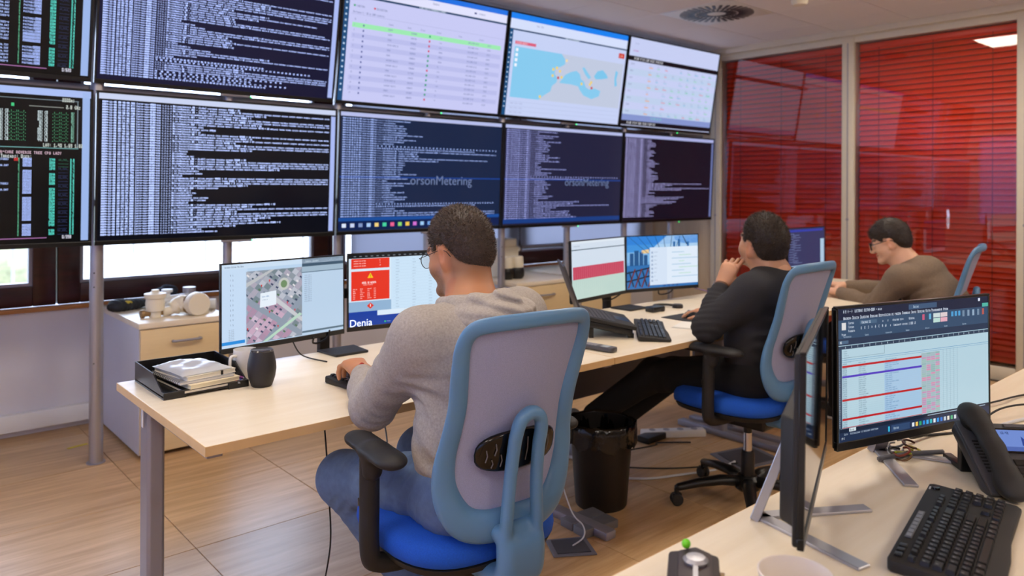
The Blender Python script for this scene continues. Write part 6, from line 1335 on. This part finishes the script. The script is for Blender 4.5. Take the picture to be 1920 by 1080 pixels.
# ================================================================== THINGS ON THE FLOOR
e = empty('waste_bin', (2.495, 2.24, 0), label='black plastic waste bin with a glossy bag folded over its rim', cat='waste bin')
MB().lathe([(.001, .004), (.108, .0), (.112, .006), (.139, .355), (.142, .36), (.136, .36), (.109, .012), (.001, .012)], 36).build('bin_body', M_BIN, e, smooth='auto')
nb_ = 64; bv = []; bf = []
prof = [(.118, .20), (.131, .30), (.137, .355), (.142, .370), (.148, .364), (.149, .33), (.150, .30), (.151, .275)]
for j, (r, z) in enumerate(prof):
    for k in range(nb_):
        a = 2*math.pi*k/nb_; wv_ = .5*math.sin(7*a+1)+.3*math.sin(13*a+j)+.25*math.sin(23*a+2*j)
        dr = .006*wv_*(1 if j > 3 else .6)+(.004*abs(math.sin(9*a+j*.6)) if j > 3 else 0); dz = (.022*wv_*(j-4)/3 if j > 4 else .003*wv_); bv.append(((r+dr)*math.cos(a), (r+dr)*math.sin(a), z+dz))
for j in range(len(prof)-1):
    for k in range(nb_): bf.append((j*nb_+k, j*nb_+(k+1) % nb_, (j+1)*nb_+(k+1) % nb_, (j+1)*nb_+k))
MB().add(bv, bf).build('bin_bag', M_BAG, e, smooth=True)
def floor_box(pts, label, lid=False):
    cx = sum(p[0] for p in pts)/4; cy = sum(p[1] for p in pts)/4
    e = empty('floor_box', (cx, cy, 0), label=label, cat='floor box', group='electrical floor boxes')
    MB().prism([(p[0]-cx, p[1]-cy) for p in pts], .0, .006).build('frame', mat('grey_floorbox', '6e6e78', .5), e, bevel=.002)
    MB().prism([((p[0]-cx)*.78, (p[1]-cy)*.78) for p in pts], .006, .0085).build('inset', mat('dark_inset', '45454c', .5), e)
    return e
floor_box([(1.99, 2.02), (2.13, 1.93), (2.20, 2.06), (2.06, 2.14)], 'grey floor box with a white lead, right under the nearest chair')
floor_box([(3.38, 2.28), (3.28, 2.05), (3.58, 1.98), (3.66, 2.21)], 'grey floor box under the chair of the man in the black sweatshirt')
e = empty('foot_pedal', (2.285, 2.115, 0), rz=R(-5), label='two grey metal slabs lying on the floor in front of the waste bin', cat='floor plate')
for s_ in (-1, 1): boxo('slab', -.09, .09, s_*.04-.037, s_*.04+.037, 0, .034, mat('slab_grey', '77767c', .45, .3), e, bevel=.004)
cable('floor_cable', [(2.10, 2.03, .009), (2.15, 2.02, .03), (2.19, 2.06, .05), (2.18, 2.12, .10), (2.2, 2.25, .3)], .003, M_CABLEW, 'white lead rising from the floor box beside the nearest chair')
cable('floor_cable', [(2.72, 2.42, .006), (2.85, 2.28, .006), (3.02, 2.2, .006), (3.2, 2.13, .006), (3.36, 2.12, .012)], .006, M_CABLEW, 'thick white cable on the floor from the bin to the far floor box', group='cables on the floor')
cable('floor_cable', [(2.80, 2.55, .005), (2.98, 2.35, .005), (3.15, 2.22, .005), (3.35, 2.1, .012)], .0035, M_CABLE, 'thin black cable on the floor beside the thick white one', group='cables on the floor')
cable('floor_cable', [(2.9, 2.62, .005), (3.05, 2.6, .005), (3.2, 2.5, .03), (3.3, 2.55, .01), (3.45, 2.45, .005)], .004, M_CABLE, 'black cable tangled under the middle desk', group='cables on the floor')
e = empty('cable_coil', (2.86, 2.48, .04), rz=R(30), label='small coil of black cable standing behind the bin', cat='cable coil')
for k in range(3): MB().tube([(.032*math.cos(a), .006*k-.006, .032*math.sin(a)) for a in np.linspace(0, 2*math.pi, 20, endpoint=False)], .005, 6, closed=True).build('loop', M_CABLE, e, smooth=True)
tag(boxo('power_adapter', -.08, .08, -.04, .04, 0, .035, M_BLACK, None, bevel=.006, loc=(3.33, 2.62, 0)), 'black power adapter on the floor among cables under the middle desk', 'power adapter')
e = empty('power_strip', (3.47, 2.58, 0), rz=R(-35), label='white power strip on the floor under the middle desk', cat='power strip'); boxo('strip_body', -.18, .18, -.03, .03, 0, .04, M_WHITE, e, bevel=.006)
for k in range(4): MB().lathe([(.018, 0), (.018, .002)], 14, M=TR(-.12+k*.08, 0, .04)).build('socket', mat('socket_grey', '9c9ca4', .5), e)
tag(boxo('floor_sticker', -.05, .05, -.012, .012, .0002, .001, mat('yellow_tape', 'c8b428', .7), None, loc=(.93, 4.55, 0), rot=(0, 0, R(12))), 'small strip of yellow tape on the floor behind the thick pole', 'tape')
